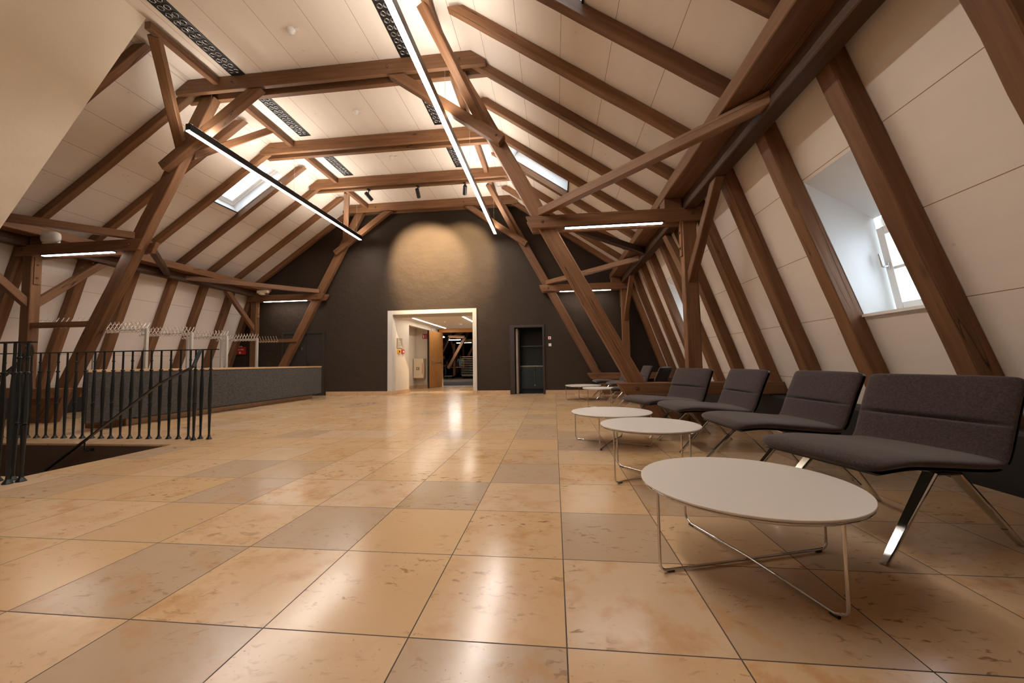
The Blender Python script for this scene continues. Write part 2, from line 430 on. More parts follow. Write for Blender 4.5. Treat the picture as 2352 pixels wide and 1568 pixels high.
# ------------------------------------------------------------------ the setting
XC = -3.73                       # centre line of the roof
ZC = 5.94                        # ceiling
XR, XL = -1.22, -6.24            # where ceiling meets the upper slopes
MU = 0.692                       # fall of the upper slopes
YW = 11.44                       # face of the dark end wall
YB = -4.5                        # wall behind the camera
LOWT = (2.28, 3.29); KL = 0.349  # lower slope: a point, and run per metre of fall
def x_low(z): return LOWT[0]+KL*(LOWT[1]-z)
RAFT_Y = [11.20, 10.40, 9.50, 8.62, 7.70, 6.77, 5.83, 4.91, 3.99, 3.06, 2.10, 1.17, 0.24]

# floor with the stair opening
SX, SY0, SY1 = -4.66, 2.92, 4.24
mb = MB()
def slab(x0, x1, y0, y1): mb.box(x0, x1, y0, y1, -0.022, 0.0)
slab(SX, 3.6, YB, YW); slab(-11.6, SX, YB, SY0); slab(-11.6, SX, SY1, YW); slab(-11.6, -10.2, SY0, SY1)
slab(-5.9, -2.2, YW, 15.72); slab(-1.25, -0.25, YW, YW+0.22)
struct(mb, 'floor', FLOOR, 'polished beige limestone floor laid in large square tiles')
mb = MB()
mb.box(-10.3, SX, SY1, SY1+0.1, -3.2, -0.0225); mb.box(-10.3, SX, SY0-0.1, SY0, -3.2, -0.0225); mb.box(-10.3, -10.2, SY0, SY1, -3.2, -0.0225)
mb.box(-10.3, SX+0.1, SY0-0.1, SY1+0.1, -3.3, -3.2); mb.box(SX, SX+0.1, SY0, SY1, -3.2, -0.0225)
struct(mb, 'wall_stairwell', plaster_mat('stairwell_brown_plaster', (0.085, 0.060, 0.045), 0.3, 3.0), 'dark brown wall of the stairwell below the floor')

# flat ceiling
mb = MB(); mb.box(0, YW-YB, -0.05-2.06, XR-XL-2.11, 0, 0.12)
ceil = struct(mb, 'ceiling', PANEL_C, 'flat boarded ceiling between the two roof slopes', cat='ceiling')
# local X along world Y, so that the joints run down the hall
ceil.matrix_basis = Matrix(((0, 1, 0, -4.13), (1, 0, 0, YB), (0, 0, 1, ZC), (0, 0, 0, 1)))

def slope_panel(name, mat, top, direc, ylo, yhi, length, holes, depth, label, joint0):
    """boarded slope: top = (x,z) of its upper edge, direc = unit (dx,dz) running down; holes = (y0,y1,s0,s1,reveal)"""
    ys = sorted({ylo, yhi, *[h for q in holes for h in q[:2]]}); ss = sorted({0.0, length, *[h for q in holes for h in q[2:4]]})
    mb = MB()
    for y0, y1 in zip(ys, ys[1:]):
        for s0, s1 in zip(ss, ss[1:]):
            if any(q[0] <= y0+1e-6 and q[1] >= y1-1e-6 and q[2] <= s0+1e-6 and q[3] >= s1-1e-6 for q in holes): continue
            mb.add([(y0, s0-joint0, 0), (y1, s0-joint0, 0), (y1, s1-joint0, 0), (y0, s1-joint0, 0)], [(0, 1, 2, 3)])
            mb.add([(y0, s0-joint0, depth), (y1, s0-joint0, depth), (y1, s1-joint0, depth), (y0, s1-joint0, depth)], [(3, 2, 1, 0)])
    for a, b in (((ylo, 0), (yhi, 0)), ((ylo, length), (yhi, length)), ((ylo, 0), (ylo, length)), ((yhi, 0), (yhi, length))):
        mb.add([(a[0], a[1]-joint0, 0), (b[0], b[1]-joint0, 0), (b[0], b[1]-joint0, depth), (a[0], a[1]-joint0, depth)], [(0, 1, 2, 3)])
    o = mb.build(name, mat); o['kind'] = 'structure'; o['label'] = label; o['category'] = 'wall'
    dx, dz = direc
    nx, nz = (-dz, dx) if dx > 0 else (dz, -dx)     # outward normal
    if nz < 0: nx, nz = -nx, -nz
    o.matrix_basis = Matrix(((0, dx, nx, top[0]+dx*joint0), (1, 0, 0, 0), (0, dz, nz, top[1]+dz*joint0), (0, 0, 0, 1)))
    return o
ql = math.hypot(1, MU); UD = (1/ql, -MU/ql)
ll = math.hypot(1, KL); LD = (KL/ll, -1/ll)
SKY = [(7.84, 8.60), (3.18, 3.99)]                # skylight bays (y0,y1)
S_SKY = (0.37*ql, 1.615*ql)                        # along the slope from the ridge line
uholes = [(a, b, S_SKY[0], S_SKY[1]) for a, b in SKY]
slope_panel('wall_right_upper', PANEL_U, (XR, ZC), UD, YB, YW, 3.75*ql, uholes, 0.10, 'white boarded upper roof slope on the right', 0.245*ql)
slope_panel('wall_left_upper', PANEL_U, (XL, ZC), (-UD[0], UD[1]), YB, YW, 3.75*ql, uholes[:1], 0.10, 'white boarded upper roof slope on the left', 0.05*ql)
LT = 3.50; LTX = x_low(LT); LEN_L = (LT-0.42)*ll
DORM = [(3.225, 3.985), (7.87, 8.62)]
def s_low(z): return (LT-z)*ll
lholes = [(a, b, s_low(2.665), s_low(1.32)) for a, b in DORM]
slope_panel('wall_right_lower', PANEL_L, (LTX, LT), LD, YB, YW, LEN_L, lholes, 0.08, 'white boarded steep lower slope on the right', (LT-2.695)*ll)
slope_panel('wall_left_lower', PANEL_L, (2*XC-LTX, LT), (-LD[0], LD[1]), YB, YW, LEN_L, [], 0.08, 'white boarded steep lower slope on the left', (LT-2.60)*ll)

# dark base under the steep slopes
for s, nm in ((1, 'right'), (-1, 'left')):
    mb = MB(); X = lambda x: x if s > 0 else 2*XC-x
    mb.prism([(X(3.02), 0), (X(3.02), 0.40), (X(3.05), 0.43), (X(3.40), 0.43), (X(3.40), 0)], 1, YB, YW)
    struct(mb, 'baseboard_'+nm, DARKBASE, 'black boarded base along the foot of the %s slope' % nm, cat='baseboard')

# plastered lining at the near left
mb = MB()
mb.prism([(-5.71, ZC), (-7.965, 2.99), (-9.94, 0.405), (-10.25, 0.0), (-10.40, 0.0), (-10.09, 0.405), (-8.115, 2.99), (-5.86, ZC)], 1, YB, 4.602)
struct(mb, 'wall_left_lining', CREAM, 'cream plastered sloping lining at the near left')

# dark end wall with its openings (doors are let in)
mb = MB()
WD0, WD1, WDH = -5.0, -2.455, 2.50       # white doorway
DD0, DD1, DDH = -1.175, -0.335, 2.0      # dark doorway
for x0, x1, z0, z1 in ((-11.6, WD0-0.08, 0, 6.3), (WD0-0.08, WD1+0.06, WDH+0.06, 6.3), (WD1+0.06, DD0-0.06, 0, 6.3), (DD0-0.06, DD1+0.03, DDH+0.03, 6.3), (DD1+0.03, 3.7, 0, 6.3)):
    mb.box(x0, x1, YW, YW+0.22, z0, z1)
struct(mb, 'wall_back', DARKWALL, 'dark brown plastered gable wall at the far end')
mb = MB(); mb.box(-11.6, 3.7, YB-0.15, YB, 0, 6.3)
struct(mb, 'wall_front', CREAM, 'plain plastered wall behind the viewer')
# stone skirting on the end wall
for i, (x0, x1) in enumerate(((-7.20, -5.16), (-2.33, -1.32), (-0.28, 2.9))):
    mb = MB(); n = max(1, round((x1-x0)/0.85)); w = (x1-x0)/n
    for k in range(n): mb.box(x0+k*w+0.001, x0+(k+1)*w-0.001, YW-0.016, YW, 0, 0.115, 0.003)
    o = struct(mb, 'baseboard_back', STONE, 'beige stone skirting along the dark end wall', cat='baseboard')

# white door surround
mb = MB()
for x0, x1, z0, z1 in ((-5.163, WD0, 0, 2.625), (WD1, -2.332, 0, 2.625), (WD0, WD1, WDH, 2.625)): mb.box(x0, x1, YW-0.03, YW+0.24, z0, z1, 0.004)
d1 = struct(mb, 'door_1', plain('warm_white_frame_paint', (0.55, 0.525, 0.49), 0.45), 'wide white-framed doorway in the dark end wall', cat='door', origin=(-3.73, YW, 0))
for x0, x1 in ((-5.163, WD0), (WD1, -2.332)):
    mb = MB(); mb.box(x0-0.004, x1+0.004, YW-0.036, YW+0.2, 0, 0.125, 0.003); mb.build('plinth_block', STONE, d1)

# dark doorway at the right: frame, open leaf edge, cupboard inside
mb = MB()
mb.box(-1.312, DD0, YW-0.05, YW+0.16, 0, 2.06, 0.006); mb.box(DD1, -0.282, YW-0.05, YW+0.16, 0, 2.06, 0.006); mb.box(DD0, DD1, YW-0.05, YW+0.16, DDH-0.005, 2.06, 0.006)
DBROWN = plain('dark_brown_frame_paint', (0.034, 0.023, 0.018), 0.5)
d2 = struct(mb, 'door_2', DBROWN, 'narrow dark doorway standing open to a dark cupboard kitchen', cat='door', origin=(-0.75, YW, 0))
mb = MB(); mb.box(-1.325, -1.312, YW-0.03, YW+0.02, 0, 2.075); mb.box(-0.282, -0.269, YW-0.03, YW+0.02, 0, 2.075); mb.box(-1.325, -0.269, YW-0.03, YW+0.02, 2.06, 2.075)
mb.build('painted_shadow_gap', BLACKP, d2)  # solid black strips painting the shade around the frame
mb = MB(); mb.box(-1.150, -1.085, YW+0.10, YW+0.75, 0.01, 1.97, 0.004)
dl = mb.build('door_leaf', plain('leaf_edge_grey', (0.36, 0.29, 0.24), 0.5), d2)
for z in (0.25, 1.0, 1.72):
    mb = MB(); mb.cyl((-1.158, YW+0.092, z-0.07), (-1.158, YW+0.092, z+0.07), 0.012, seg=10); mb.build('hinge', BLACKP, dl)
# recess behind it
mb = MB()
mb.box(-1.32, -1.25, YW+0.22, YW+1.3, 0, 2.3); mb.box(0.3, 0.37, YW+0.22, YW+1.3, 0, 2.3); mb.box(-1.32, 0.37, YW+1.3, YW+1.36, 0, 2.3)
mb.box(-1.32, 0.37, YW+0.22, YW+1.36, 2.3, 2.36); mb.box(-1.32, 0.37, YW+0.22, YW+1.36, -0.06, 0.0)
struct(mb, 'wall_cupboard_kitchen', TEAL, 'dark teal walls of the cupboard behind the narrow doorway')
k = thing('kitchenette', 'dark teal kitchenette with steel worktop seen through the narrow doorway', 'kitchen unit', (-0.5, YW+1.0, 0))
mb = MB(); mb.box(-1.08, 0.28, YW+0.75, YW+1.28, 0.10, 0.80); mb.build('base_cabinet', TEAL, k)
mb = MB(); mb.box(-1.08, 0.28, YW+0.80, YW+1.28, 0.0, 0.10); mb.build('toe_kick', BLACKP, k)
mb = MB(); mb.box(-1.09, 0.29, YW+0.70, YW+1.29, 0.80, 0.835, 0.004); mb.build('worktop', plain('dull_steel', (0.25, 0.24, 0.22), 0.3, 1.0), k)
mb = MB(); mb.box(-1.09, 0.29, YW+1.0, YW+1.29, 1.46, 1.485, 0.004); mb.build('shelf', plain('shelf_edge_steel', (0.16, 0.20, 0.19), 0.3, 0.9), k)
for z0, z1 in ((0.12, 0.44), (0.455, 0.785)):
    mb = MB(); mb.box(-1.06, 0.26, YW+0.725, YW+0.75, z0, z1, 0.003); dr = mb.build('drawer', TEAL, k)
    mb = MB(); mb.lathe([(0.008, 0), (0.008, -0.012), (0.016, -0.016), (0.016, -0.026), (0, -0.028)], (-0.67, YW+0.725, z1-0.06), 12, 1); mb.build('knob', CHROME, dr)
t = thing('dish_towel_rod', 'thin chrome rod standing upright before the kitchenette drawers', 'rod', (-0.60, YW+0.66, 0))
mb = MB(); mb.cyl((-0.62, YW+0.66, 0.24), (-0.625, YW+0.66, 0.80), 0.010, seg=10); mb.build('rod', CHROME, t)
mb = MB(); mb.lathe([(0, -0.022), (0.018, -0.012), (0.022, 0), (0.018, 0.012), (0, 0.022)], (-0.62, YW+0.66, 0.225), 12); mb.build('end_knob', OPAL, t)

# closed dark door at the left of the end wall
mb = MB()
mb.box(-8.72, -8.64, YW-0.05, YW, 0, 2.03, 0.005); mb.box(-7.33, -7.25, YW-0.05, YW, 0, 2.03, 0.005); mb.box(-8.64, -7.33, YW-0.05, YW, 1.96, 2.03, 0.005)
d3 = struct(mb, 'door_3', DARKTRIM, 'dark double door closed in the end wall behind the counter', cat='door', origin=(-8, YW, 0))
for x0, x1 in ((-8.635, -7.875), (-7.865, -7.335)):
    mb = MB(); mb.box(x0, x1, YW-0.032, YW-0.004, 0.01, 1.955, 0.004); lf = mb.build('door_leaf', DARKTRIM, d3)
    if x0 < -8: 
        mb = MB(); mb.box(-8.04, -8.00, YW-0.05, YW-0.032, 1.44, 1.54, 0.004); mb.build('lock_plate', BRUSHED, lf)
    else:
        mb = MB(); mb.box(-7.83, -7.79, YW-0.042, YW-0.032, 0.86, 1.06, 0.003); mb.tube([(-7.81, YW-0.035, 1.0), (-7.81, YW-0.085, 1.0), (-7.70, YW-0.085, 1.0)], 0.010); mb.build('door_handle', BLACKP, lf)

# ------------------------------------------------------------------ windows in the roof
def M_slope(side):
    """frame of the upper slope: x along world Y, y down the slope, z outwards"""
    dx = UD[0]*side; dz = UD[1]; nx, nz = (UD[0]*MU)*side, UD[0]
    px = XR if side > 0 else XL
    return Matrix(((0, dx, nx, px), (1, 0, 0, 0), (0, dz, nz, ZC), (0, 0, 0, 1)))
def skylight(n, side, y0, y1, label):
    M = M_slope(side); s0, s1 = S_SKY
    root = bpy.data.objects.new('window_%d' % n, None); COL.objects.link(root)
    root.matrix_basis = Matrix.Translation(M @ Vector(((y0+y1)/2, (s0+s1)/2, 0)))
    tag(root, label, 'window', None, 'structure')
    def part(mb, name, mat, par=root):
        mb.v = [M @ p for p in mb.v]; return mb.build(name, mat, par)
    mb = MB(); D = 0.30
    for a, b, c, d in ((y0-0.02, y0, s0-0.02, s1+0.02), (y1, y1+0.02, s0-0.02, s1+0.02), (y0, y1, s0-0.02, s0), (y0, y1, s1, s1+0.02)): mb.box(a, b, c, d, 0.002, D)
    part(mb, 'reveal', REVEAL)
    mb = MB()   # fixed frame
    f = 0.06
    for a, b, c, d in ((y0, y0+f, s0, s1), (y1-f, y1, s0, s1), (y0+f, y1-f, s0, s0+f), (y0+f, y1-f, s1-f, s1)): mb.box(a, b, c, d, 0.20, D, 0.006)
    part(mb, 'frame', WHITE)
    mb = MB(); q = f+0.012; w = 0.05
    for a, b, c, d in ((y0+q, y0+q+w, s0+q, s1-q), (y1-q-w, y1-q, s0+q, s1-q), (y0+q+w, y1-q-w, s0+q, s0+q+w), (y0+q+w, y1-q-w, s1-q-w, s1-q)): mb.box(a, b, c, d, 0.215, D-0.015, 0.006)
    sash = part(mb, 'sash', WHITE)
    mb = MB(); mb.box(y0+q+w, y1-q-w, s0+q+w, s1-q-w, 0.255, 0.263); part(mb, 'glass_pane', GLASS, sash)
    mb = MB(); mb.box(y0-0.005, y1+0.005, s1-0.012, s1+0.012, -0.02, 0.0, 0.003); mb.box(y0-0.01, y0+0.008, s0, s1, -0.012, 0.0); part(mb, 'edge_bead', LAMPB)
    return root
skylight(1, -1, *SKY[0], 'roof window with white sash in the left upper slope')
skylight(2, 1, *SKY[0], 'roof window in the right upper slope beside the strut')
skylight(3, 1, *SKY[1], 'roof window at the top edge of the right upper slope')

def dormer(n, y0, y1, label):
    root = bpy.data.objects.new('window_%d' % n, None); COL.objects.link(root)
    root.matrix_basis = Matrix.Translation((x_low(1.9), (y0+y1)/2, 1.32)); tag(root, label, 'window', None, 'structure')
    it, ib = (x_low(2.665), 2.665), (x_low(1.32), 1.32)
    ot, ob = (3.10, 2.27), (3.255, 1.345)
    def quadbox(mb, a, b, c, d, t):   # sheet through xz points a,b between y c..d with thickness t upwards/outwards
        ax, az = a; bx, bz = b; l = math.hypot(bx-ax, bz-az); nx, nz = -(bz-az)/l*t, (bx-ax)/l*t
        mb.prism([a, b, (bx+nx, bz+nz), (ax+nx, az+nz)], 1, c, d)
    mb = MB()
    quadbox(mb, it, ot, y0-0.02, y1+0.02, 0.02); quadbox(mb, ob, ib, y0-0.02, y1+0.02, 0.02)
    for c, d in ((y0-0.02, y0), (y1, y1+0.02)): mb.prism([it, ot, ob, ib], 1, c, d)
    mb.build('reveal', REVEAL, root)
    mb = MB(); mb.prism([(ib[0]-0.03, 1.318), (ib[0]-0.03, 1.345), (ob[0], 1.365), (ob[0], 1.338)], 1, y0+0.001, y1-0.001); mb.build('window_sill', WHITE, root)
    # casement leaning with the roof: frame axis runs from ot to ob
    dx, dz = ob[0]-ot[0], ob[1]-ot[1]; l = math.hypot(dx, dz); ux, uz = dx/l, dz/l; nx, nz = -uz, ux
    if nx < 0: nx, nz = -nx, -nz
    M = Matrix(((0, ux, nx, ot[0]), (1, 0, 0, 0), (0, uz, nz, ot[1]), (0, 0, 0, 1)))
    def part(mb, name, mat, par=root):
        mb.v = [M @ p for p in mb.v]; return mb.build(name, mat, par)
    mb = MB(); f = 0.05
    for a, b, c, d in ((y0, y0+f, 0, l), (y1-f, y1, 0, l), (y0+f, y1-f, -0.01, 0.135), (y0+f, y1-f, l-f, l)): mb.box(a, b, c, d, 0.031, 0.10, 0.004)
    part(mb, 'frame', WHITE)
    ws = 0.075; a0, a1, b0, b1 = y0+0.03, y1-0.03, 0.11, l-0.025
    mb = MB()
    for a, b, c, d in ((a0, a0+ws, b0, b1), (a1-ws, a1, b0, b1), (a0+ws, a1-ws, b0, b0+ws), (a0+ws, a1-ws, b1-ws, b1)): mb.box(a, b, c, d, -0.03, 0.03, 0.006)
    mb.box(a0+ws, a1-ws, (b0+b1)/2-0.014, (b0+b1)/2+0.014, -0.02, 0.02, 0.004)
    mb.box((a0+a1)/2-0.02, (a0+a1)/2+0.02, b0+ws, b1-ws, -0.02, 0.02, 0.004)
    sash = part(mb, 'sash', WHITE)
    mb = MB(); mb.box(a0+ws, a1-ws, b0+ws, b1-ws, -0.004, 0.004); part(mb, 'glass_pane', GLASS, sash)
    mb = MB(); yh, sh = a1-ws*0.5, (b0+b1)/2-0.03
    mb.box(yh-0.013, yh+0.013, sh-0.035, sh+0.035, -0.04, -0.03, 0.004)
    mb.tube([(yh, sh, -0.03), (yh, sh, -0.075), (yh+0.006, sh-0.006, -0.082), (yh+0.01, sh-0.13, -0.082)], 0.010)
    part(mb, 'window_handle', BRUSHED, sash)
    return root
dormer(4, *DORM[0], 'deep-set dormer window with white casement between two right rafters')
dormer(5, *DORM[1], 'far dormer window half hidden behind the right post')

# ------------------------------------------------------------------ timber frame
T1, T2 = 5.86, 11.14             # front faces of the two lying trusses' struts
SIDE = {1: 'right', -1: 'left'}
def xs(s, u): return XC+s*u
def up_z(u): return ZC-MU*(u-2.51)          # upper slope height at distance u from the centre line
STR = lambda z: 3.665-0.53*(z-3.025)        # strut axis, distance from the centre line
TRN = {0: 'near truss', 1: 'truss against the dark end wall'}

# upper rafters
U0R, U0L = XR-XC, XC-XL
for s in (1, -1):
    u0 = U0R if s > 0 else U0L
    for i, y in enumerate(RAFT_Y):
        if s < 0 and y < 4.7: continue
        h, w = 0.135, 0.12
        n = Vector((s*MU, 0, 1)).normalized()
        a = Vector((xs(s, u0), y+w/2, ZC))-n*h/2; b = Vector((xs(s, u0+3.45), y+w/2, ZC-MU*3.45))-n*h/2
        timber('rafter', a, b, w, h, n, 'brown rafter on the %s upper roof slope, %s from the dark end wall' % (SIDE[s], ORD[i]), 'rafter', 'upper rafters on the %s' % SIDE[s], c0=(0, 0, 1))
# lower rafters
for s in (1, -1):
    for i, y in enumerate(RAFT_Y):
        if s < 0 and y < 2.0: continue
        h, w = 0.15, 0.165
        n = Vector((s, 0, KL)).normalized()
        zt, zb = 3.34, 0.40
        a = Vector((x_low(zt) if s > 0 else 2*XC-x_low(zt), y+w/2, zt))-n*h/2
        b = Vector((x_low(zb) if s > 0 else 2*XC-x_low(zb), y+w/2, zb))-n*h/2
        timber('rafter', a, b, w, h, n, 'brown rafter on the %s steep lower slope, %s from the dark end wall' % (SIDE[s], ORD[i]), 'rafter', 'lower rafters on the %s' % SIDE[s], c0=(0, 0, 1), c1=(0, 0, 1), jit=0.003)

# plates and purlins along the eaves kink
for s in (1, -1):
    ya = -1.5 if s > 0 else 4.65
    for (xa, xb, za, zb, nm, lb) in ((1.68, 2.40, 3.355, 3.52, 'wall_plate', 'broad brown plate board running along the kink of the %s roof'),
                                      (1.955, 2.125, 3.165, 3.355, 'purlin', 'shade-darkened brown purlin running under the plate of the %s roof')):
        c = Vector(((xa+xb)/2 if s > 0 else 2*XC-(xa+xb)/2, ya, (za+zb)/2))
        timber(nm, c, c+Vector((0, YW-0.01-ya, 0)), xb-xa, zb-za, (0, 0, 1), lb % SIDE[s], 'beam', mat=WOOD if nm == 'wall_plate' else WOOD_SHADED, jit=0.003)  # purlin takes the timber copy with shade in its colour

# collars: twin planks under the ceiling
for i, (y0, tr) in enumerate(((5.735, 0), (7.66, None), (9.39, None), (11.05, 1))):
    wh = {5.735: 'first collar beam pair nearest the viewer', 7.66: 'second collar beam pair from the viewer', 9.39: 'third collar beam pair from the viewer', 11.05: 'last collar beam pair, against the dark end wall'}[y0]
    for k, (a, b) in enumerate(((y0, y0+0.075), (y0+0.205, y0+0.30))):
        zt = ZC-0.004; zb = 5.69
        ul, ur = XC-XL, XR-XC
        e = 0.20
        poly = [(XL+0.005, zt), (XR-0.005, zt), (XR+e+0.03, zt-MU*(e+0.03)-0.012), (XR+e+0.03, zb), (XL-e-0.03, zb), (XL-e-0.03, zt-MU*(e+0.03)-0.012)]
        o = plank('collar_beam', poly, a, b, '%s plank of the %s' % (('front', 'rear')[k], wh), 'beam', 'collar beams under the ceiling')
        if k == 0 and tr is not None:
            for bx in (-5.40, -2.62, -1.42): bolt(o, (bx, a, 5.81), (0, -1, 0))

for tr, (yf, nm) in enumerate(((T1, 'near truss'), (T2, 'truss by the end wall'))):
    th = 0.15; nm2 = ('near truss', 'end wall truss')[tr]
    for s in (1, -1):
        sd = SIDE[s]
        # main leaning strut from floor to collar
        zb, zt = 0.0, 5.69
        p0 = Vector((xs(s, STR(zb)), yf+th/2, zb)); p1 = Vector((xs(s, STR(zt)), yf+th/2, zt))
        timber('strut', p0, p1, th, 0.23, (s, 0, 0.53), 'long leaning brown strut on the %s of the %s' % (sd, nm), 'strut', 'leaning truss struts', c0=(0, 0, 1), c1=(0, 0, 1), jit=0.003)
        # twin ties
        for k, (a, b) in enumerate(((yf-0.075, yf-0.002), (yf+th+0.002, yf+th+0.075))):
            ui = 3.335; uo = 5.95
            poly = [(xs(s, ui), 3.195), (xs(s, uo), 3.195), (xs(s, uo), 3.005), (xs(s, ui+0.095), 3.005)]
            o = plank('tie_beam', poly, a, b, '%s plank of the short twin tie on the %s of the %s' % (('front', 'rear')[k], sd, nm), 'beam', 'twin tie beams')
            if k == 0:
                bolt(o, (xs(s, 3.60), a, 3.10), (0, -1, 0)); bolt(o, (xs(s, 5.80), a, 3.10), (0, -1, 0))
        # packing block carrying the plate
        mb = MB(); mb.box(min(xs(s, 5.42), xs(s, 5.67)), max(xs(s, 5.42), xs(s, 5.67)), yf-0.05, yf+th+0.05, 3.196, 3.354, 0.008)
        o = mb.build('packing_block', WOOD, origin=(xs(s, 5.55), yf, 3.196)); tag(o, 'short packing block on the %s tie of the %s' % (sd, nm), 'block', 'packing blocks under the plates')
        # post
        px = xs(s, 5.785)
        po = timber('post', (px, yf+th/2, 0), (px, yf+th/2, 3.163), 0.20, th, (0, 1, 0), 'upright brown post under the %s purlin at the %s' % (sd, nm), 'post', 'purlin posts')
        mb = MB(); xi = px-s*0.10
        mb.box(min(xi, xi-s*0.022), max(xi, xi-s*0.022), yf+0.03, yf+0.115, 2.50, 3.0, 0.004); sp = mb.build('splice_plate', WOOD, po)
        for z in (2.62, 2.86): bolt(sp, (xi-s*0.022, yf+0.072, z), (-s, 0, 0), 0.022)
        # twin sleepers near the floor
        for k, (a, b) in enumerate(((yf-0.08, yf-0.002), (yf+th+0.002, yf+th+0.08))):
            ui, uo = 4.67, 7.0
            poly = [(xs(s, ui), 0.61), (xs(s, uo-0.05), 0.61), (xs(s, uo), 0.44), (xs(s, ui+0.10), 0.44)]
            o = plank('sleeper_beam', poly, a, b, '%s plank of the low twin sleeper on the %s of the %s' % (('front', 'rear')[k], sd, nm), 'beam', 'low sleeper beams', mat=WOOD)
            if k == 0: bolt(o, (xs(s, 4.93), a, 0.53), (0, -1, 0), 0.03)
        # wedge foot
        o = plank('wedge_foot', [(xs(s, 5.20), 0.43), (xs(s, 5.58), 0.43), (xs(s, 5.67), 0.0), (xs(s, 5.42), 0.0)], yf+0.005, yf+th-0.005, 'wedge shaped timber foot under the %s sleeper of the %s' % (sd, nm), 'block', 'wedge feet')
        # knee brace collar - strut
        p0 = Vector((xs(s, 2.985), yf-0.067, 4.43)); p1 = Vector((xs(s, 1.27), yf-0.067, 5.655))
        o = timber('knee_brace', p0, p1, 0.13, 0.165, (s, 0, 1.2), 'slanting knee brace between %s strut and collar of the %s' % (sd, nm), 'brace', 'knee braces', c1=(0, 0, 1))
        bolt(o, (xs(s, 2.90), yf-0.131, 4.50), (0, -1, 0), 0.024)
        # braces from the post up to the purlin, along the hall
        for d in (-1, 1):
            if tr == 1 and d > 0: continue
            y0 = yf+th/2+d*0.075
            p0 = Vector((px, y0, 2.17)); p1 = Vector((px, y0+d*0.99, 3.16))
            timber('post_brace', p0, p1, 0.11, 0.13, (0, -d, 1), '%s slanting post brace at the %s, rising %s' % (sd, nm2, ('', 'away from the viewer', 'towards the viewer')[d]), 'brace', 'post braces', c1=(0, 0, 1), c0=(0, 1, 0))
            # level diagonal between strut and purlin
            q0 = Vector((xs(s, 3.60), yf+th/2+d*0.12, 3.265)); q1 = Vector((xs(s, 5.682), yf+th/2+d*2.36, 3.262))
            timber('diagonal_brace', q0, q1, 0.105, 0.125, (0, 0, 1), '%s level diagonal brace at the %s, running %s' % (sd, nm2, ('', 'away from the viewer', 'towards the viewer')[d]), 'brace', 'level diagonal braces', c1=(1, 0, 0), c0=(0, 1, 0), mat=WOOD if d < 0 else WOOD_SHADED)  # braces beyond the truss use the timber colour darkened for shade
            # wind brace rising from the strut to the ceiling beam
            w0 = Vector((xs(s, 2.70), yf+th/2+d*0.08, 4.72)); w1 = Vector((xs(s, 2.04), yf+th/2+d*1.16, 5.84))
            timber('wind_brace', w0, w1, 0.12, 0.14, (-s, 0, 0.3), '%s thin wind brace at the %s, rising %s' % (sd, nm2, ('', 'away from the viewer', 'towards the viewer')[d]), 'brace', 'wind braces', c0=(0, 1, 0))

# ceiling beams between the collars
for s in (1, -1):
    for i, (ya, yb) in enumerate(((4.62, 5.735), (6.04, 7.66), (7.965, 9.39), (9.695, 11.05))):
        x = -1.625 if s > 0 else -5.70
        if s > 0 and i == 0: ya = 2.2
        timber('ceiling_beam', (x, ya, 5.855), (x, yb-0.001, 5.855), 0.10, 0.11, (0, 0, 1), 'small brown beam under the ceiling on the %s, %s bay from the viewer' % (SIDE[s], ORD[i]), 'beam', 'small ceiling beams')

# ------------------------------------------------------------------ lamps
ZP = 4.756
def pendant(x, y0, y1, cables, label, group='long linear pendant lamps'):
    t = thing('pendant_light', label, 'pendant lamp', (x, (y0+y1)/2, ZP), 0, group)
    mb = MB(); mb.box(x-0.044, x+0.044, y0, y1, ZP+0.012, ZP+0.120, 0.005); mb.box(x-0.044, x-0.037, y0, y1, ZP, ZP+0.012); mb.box(x+0.037, x+0.044, y0, y1, ZP, ZP+0.012)
    mb.build('housing', LAMPB, t)
    mb = MB(); mb.box(x-0.0365, x+0.0365, y0+0.004, y1-0.004, ZP-0.002, ZP+0.010); mb.build('diffuser', LEDP, t)
    mb = MB(); mb.box(x-0.034, x+0.034, y0+0.01, y1-0.01, ZP+0.121, ZP+0.125); mb.build('uplight_diffuser', LEDUP, t)
    for y, zt in cables:
        mb = MB(); mb.cyl((x, y, ZP+0.12), (x, y, zt), 0.0028, seg=6, caps=False); mb.cyl((x, y, ZP+0.12), (x, y, ZP+0.16), 0.007, seg=8)
        mb.cyl((x, y, ZP+(zt-ZP)*0.45), (x, y, ZP+(zt-ZP)*0.45+0.03), 0.006, seg=8); mb.build('cable', BRUSHED, t)
    return t
pendant(-5.805, 5.36, 10.91, ((5.77, 5.685), (7.9, ZC-0.002), (10.67, ZC-0.002)), 'long black linear pendant lamp hanging on the left of the hall')
pendant(-1.655, 0.3, 10.99, ((0.6, ZC), (5.77, 5.685), (7.60, ZC), (10.75, ZC)), 'long black linear pendant lamp hanging on the right of the hall')

def tie_led(s, yf, nm):
    xa, xb = sorted((xs(s, 3.94), xs(s, 5.38))); y0 = yf-0.075
    t = thing('strip_light', 'slim lit LED strip under the %s tie of the %s' % (SIDE[s], nm), 'strip lamp', ((xa+xb)/2, y0+0.03, 3.0), 0, 'LED strips under the ties')
    mb = MB(); mb.box(xa-0.02, xb+0.02, y0-0.002, y0+0.070, 2.988, 3.004, 0.003); mb.build('housing', LAMPB, t)
    mb = MB(); mb.box(xa, xb, y0+0.006, y0+0.058, 2.978, 2.988); mb.build('diffuser', LEDT, t)
for tr, (yf, nm) in enumerate(((T1, 'near truss'), (T2, 'truss by the end wall'))):
    for s in (1, -1): tie_led(s, yf, nm)

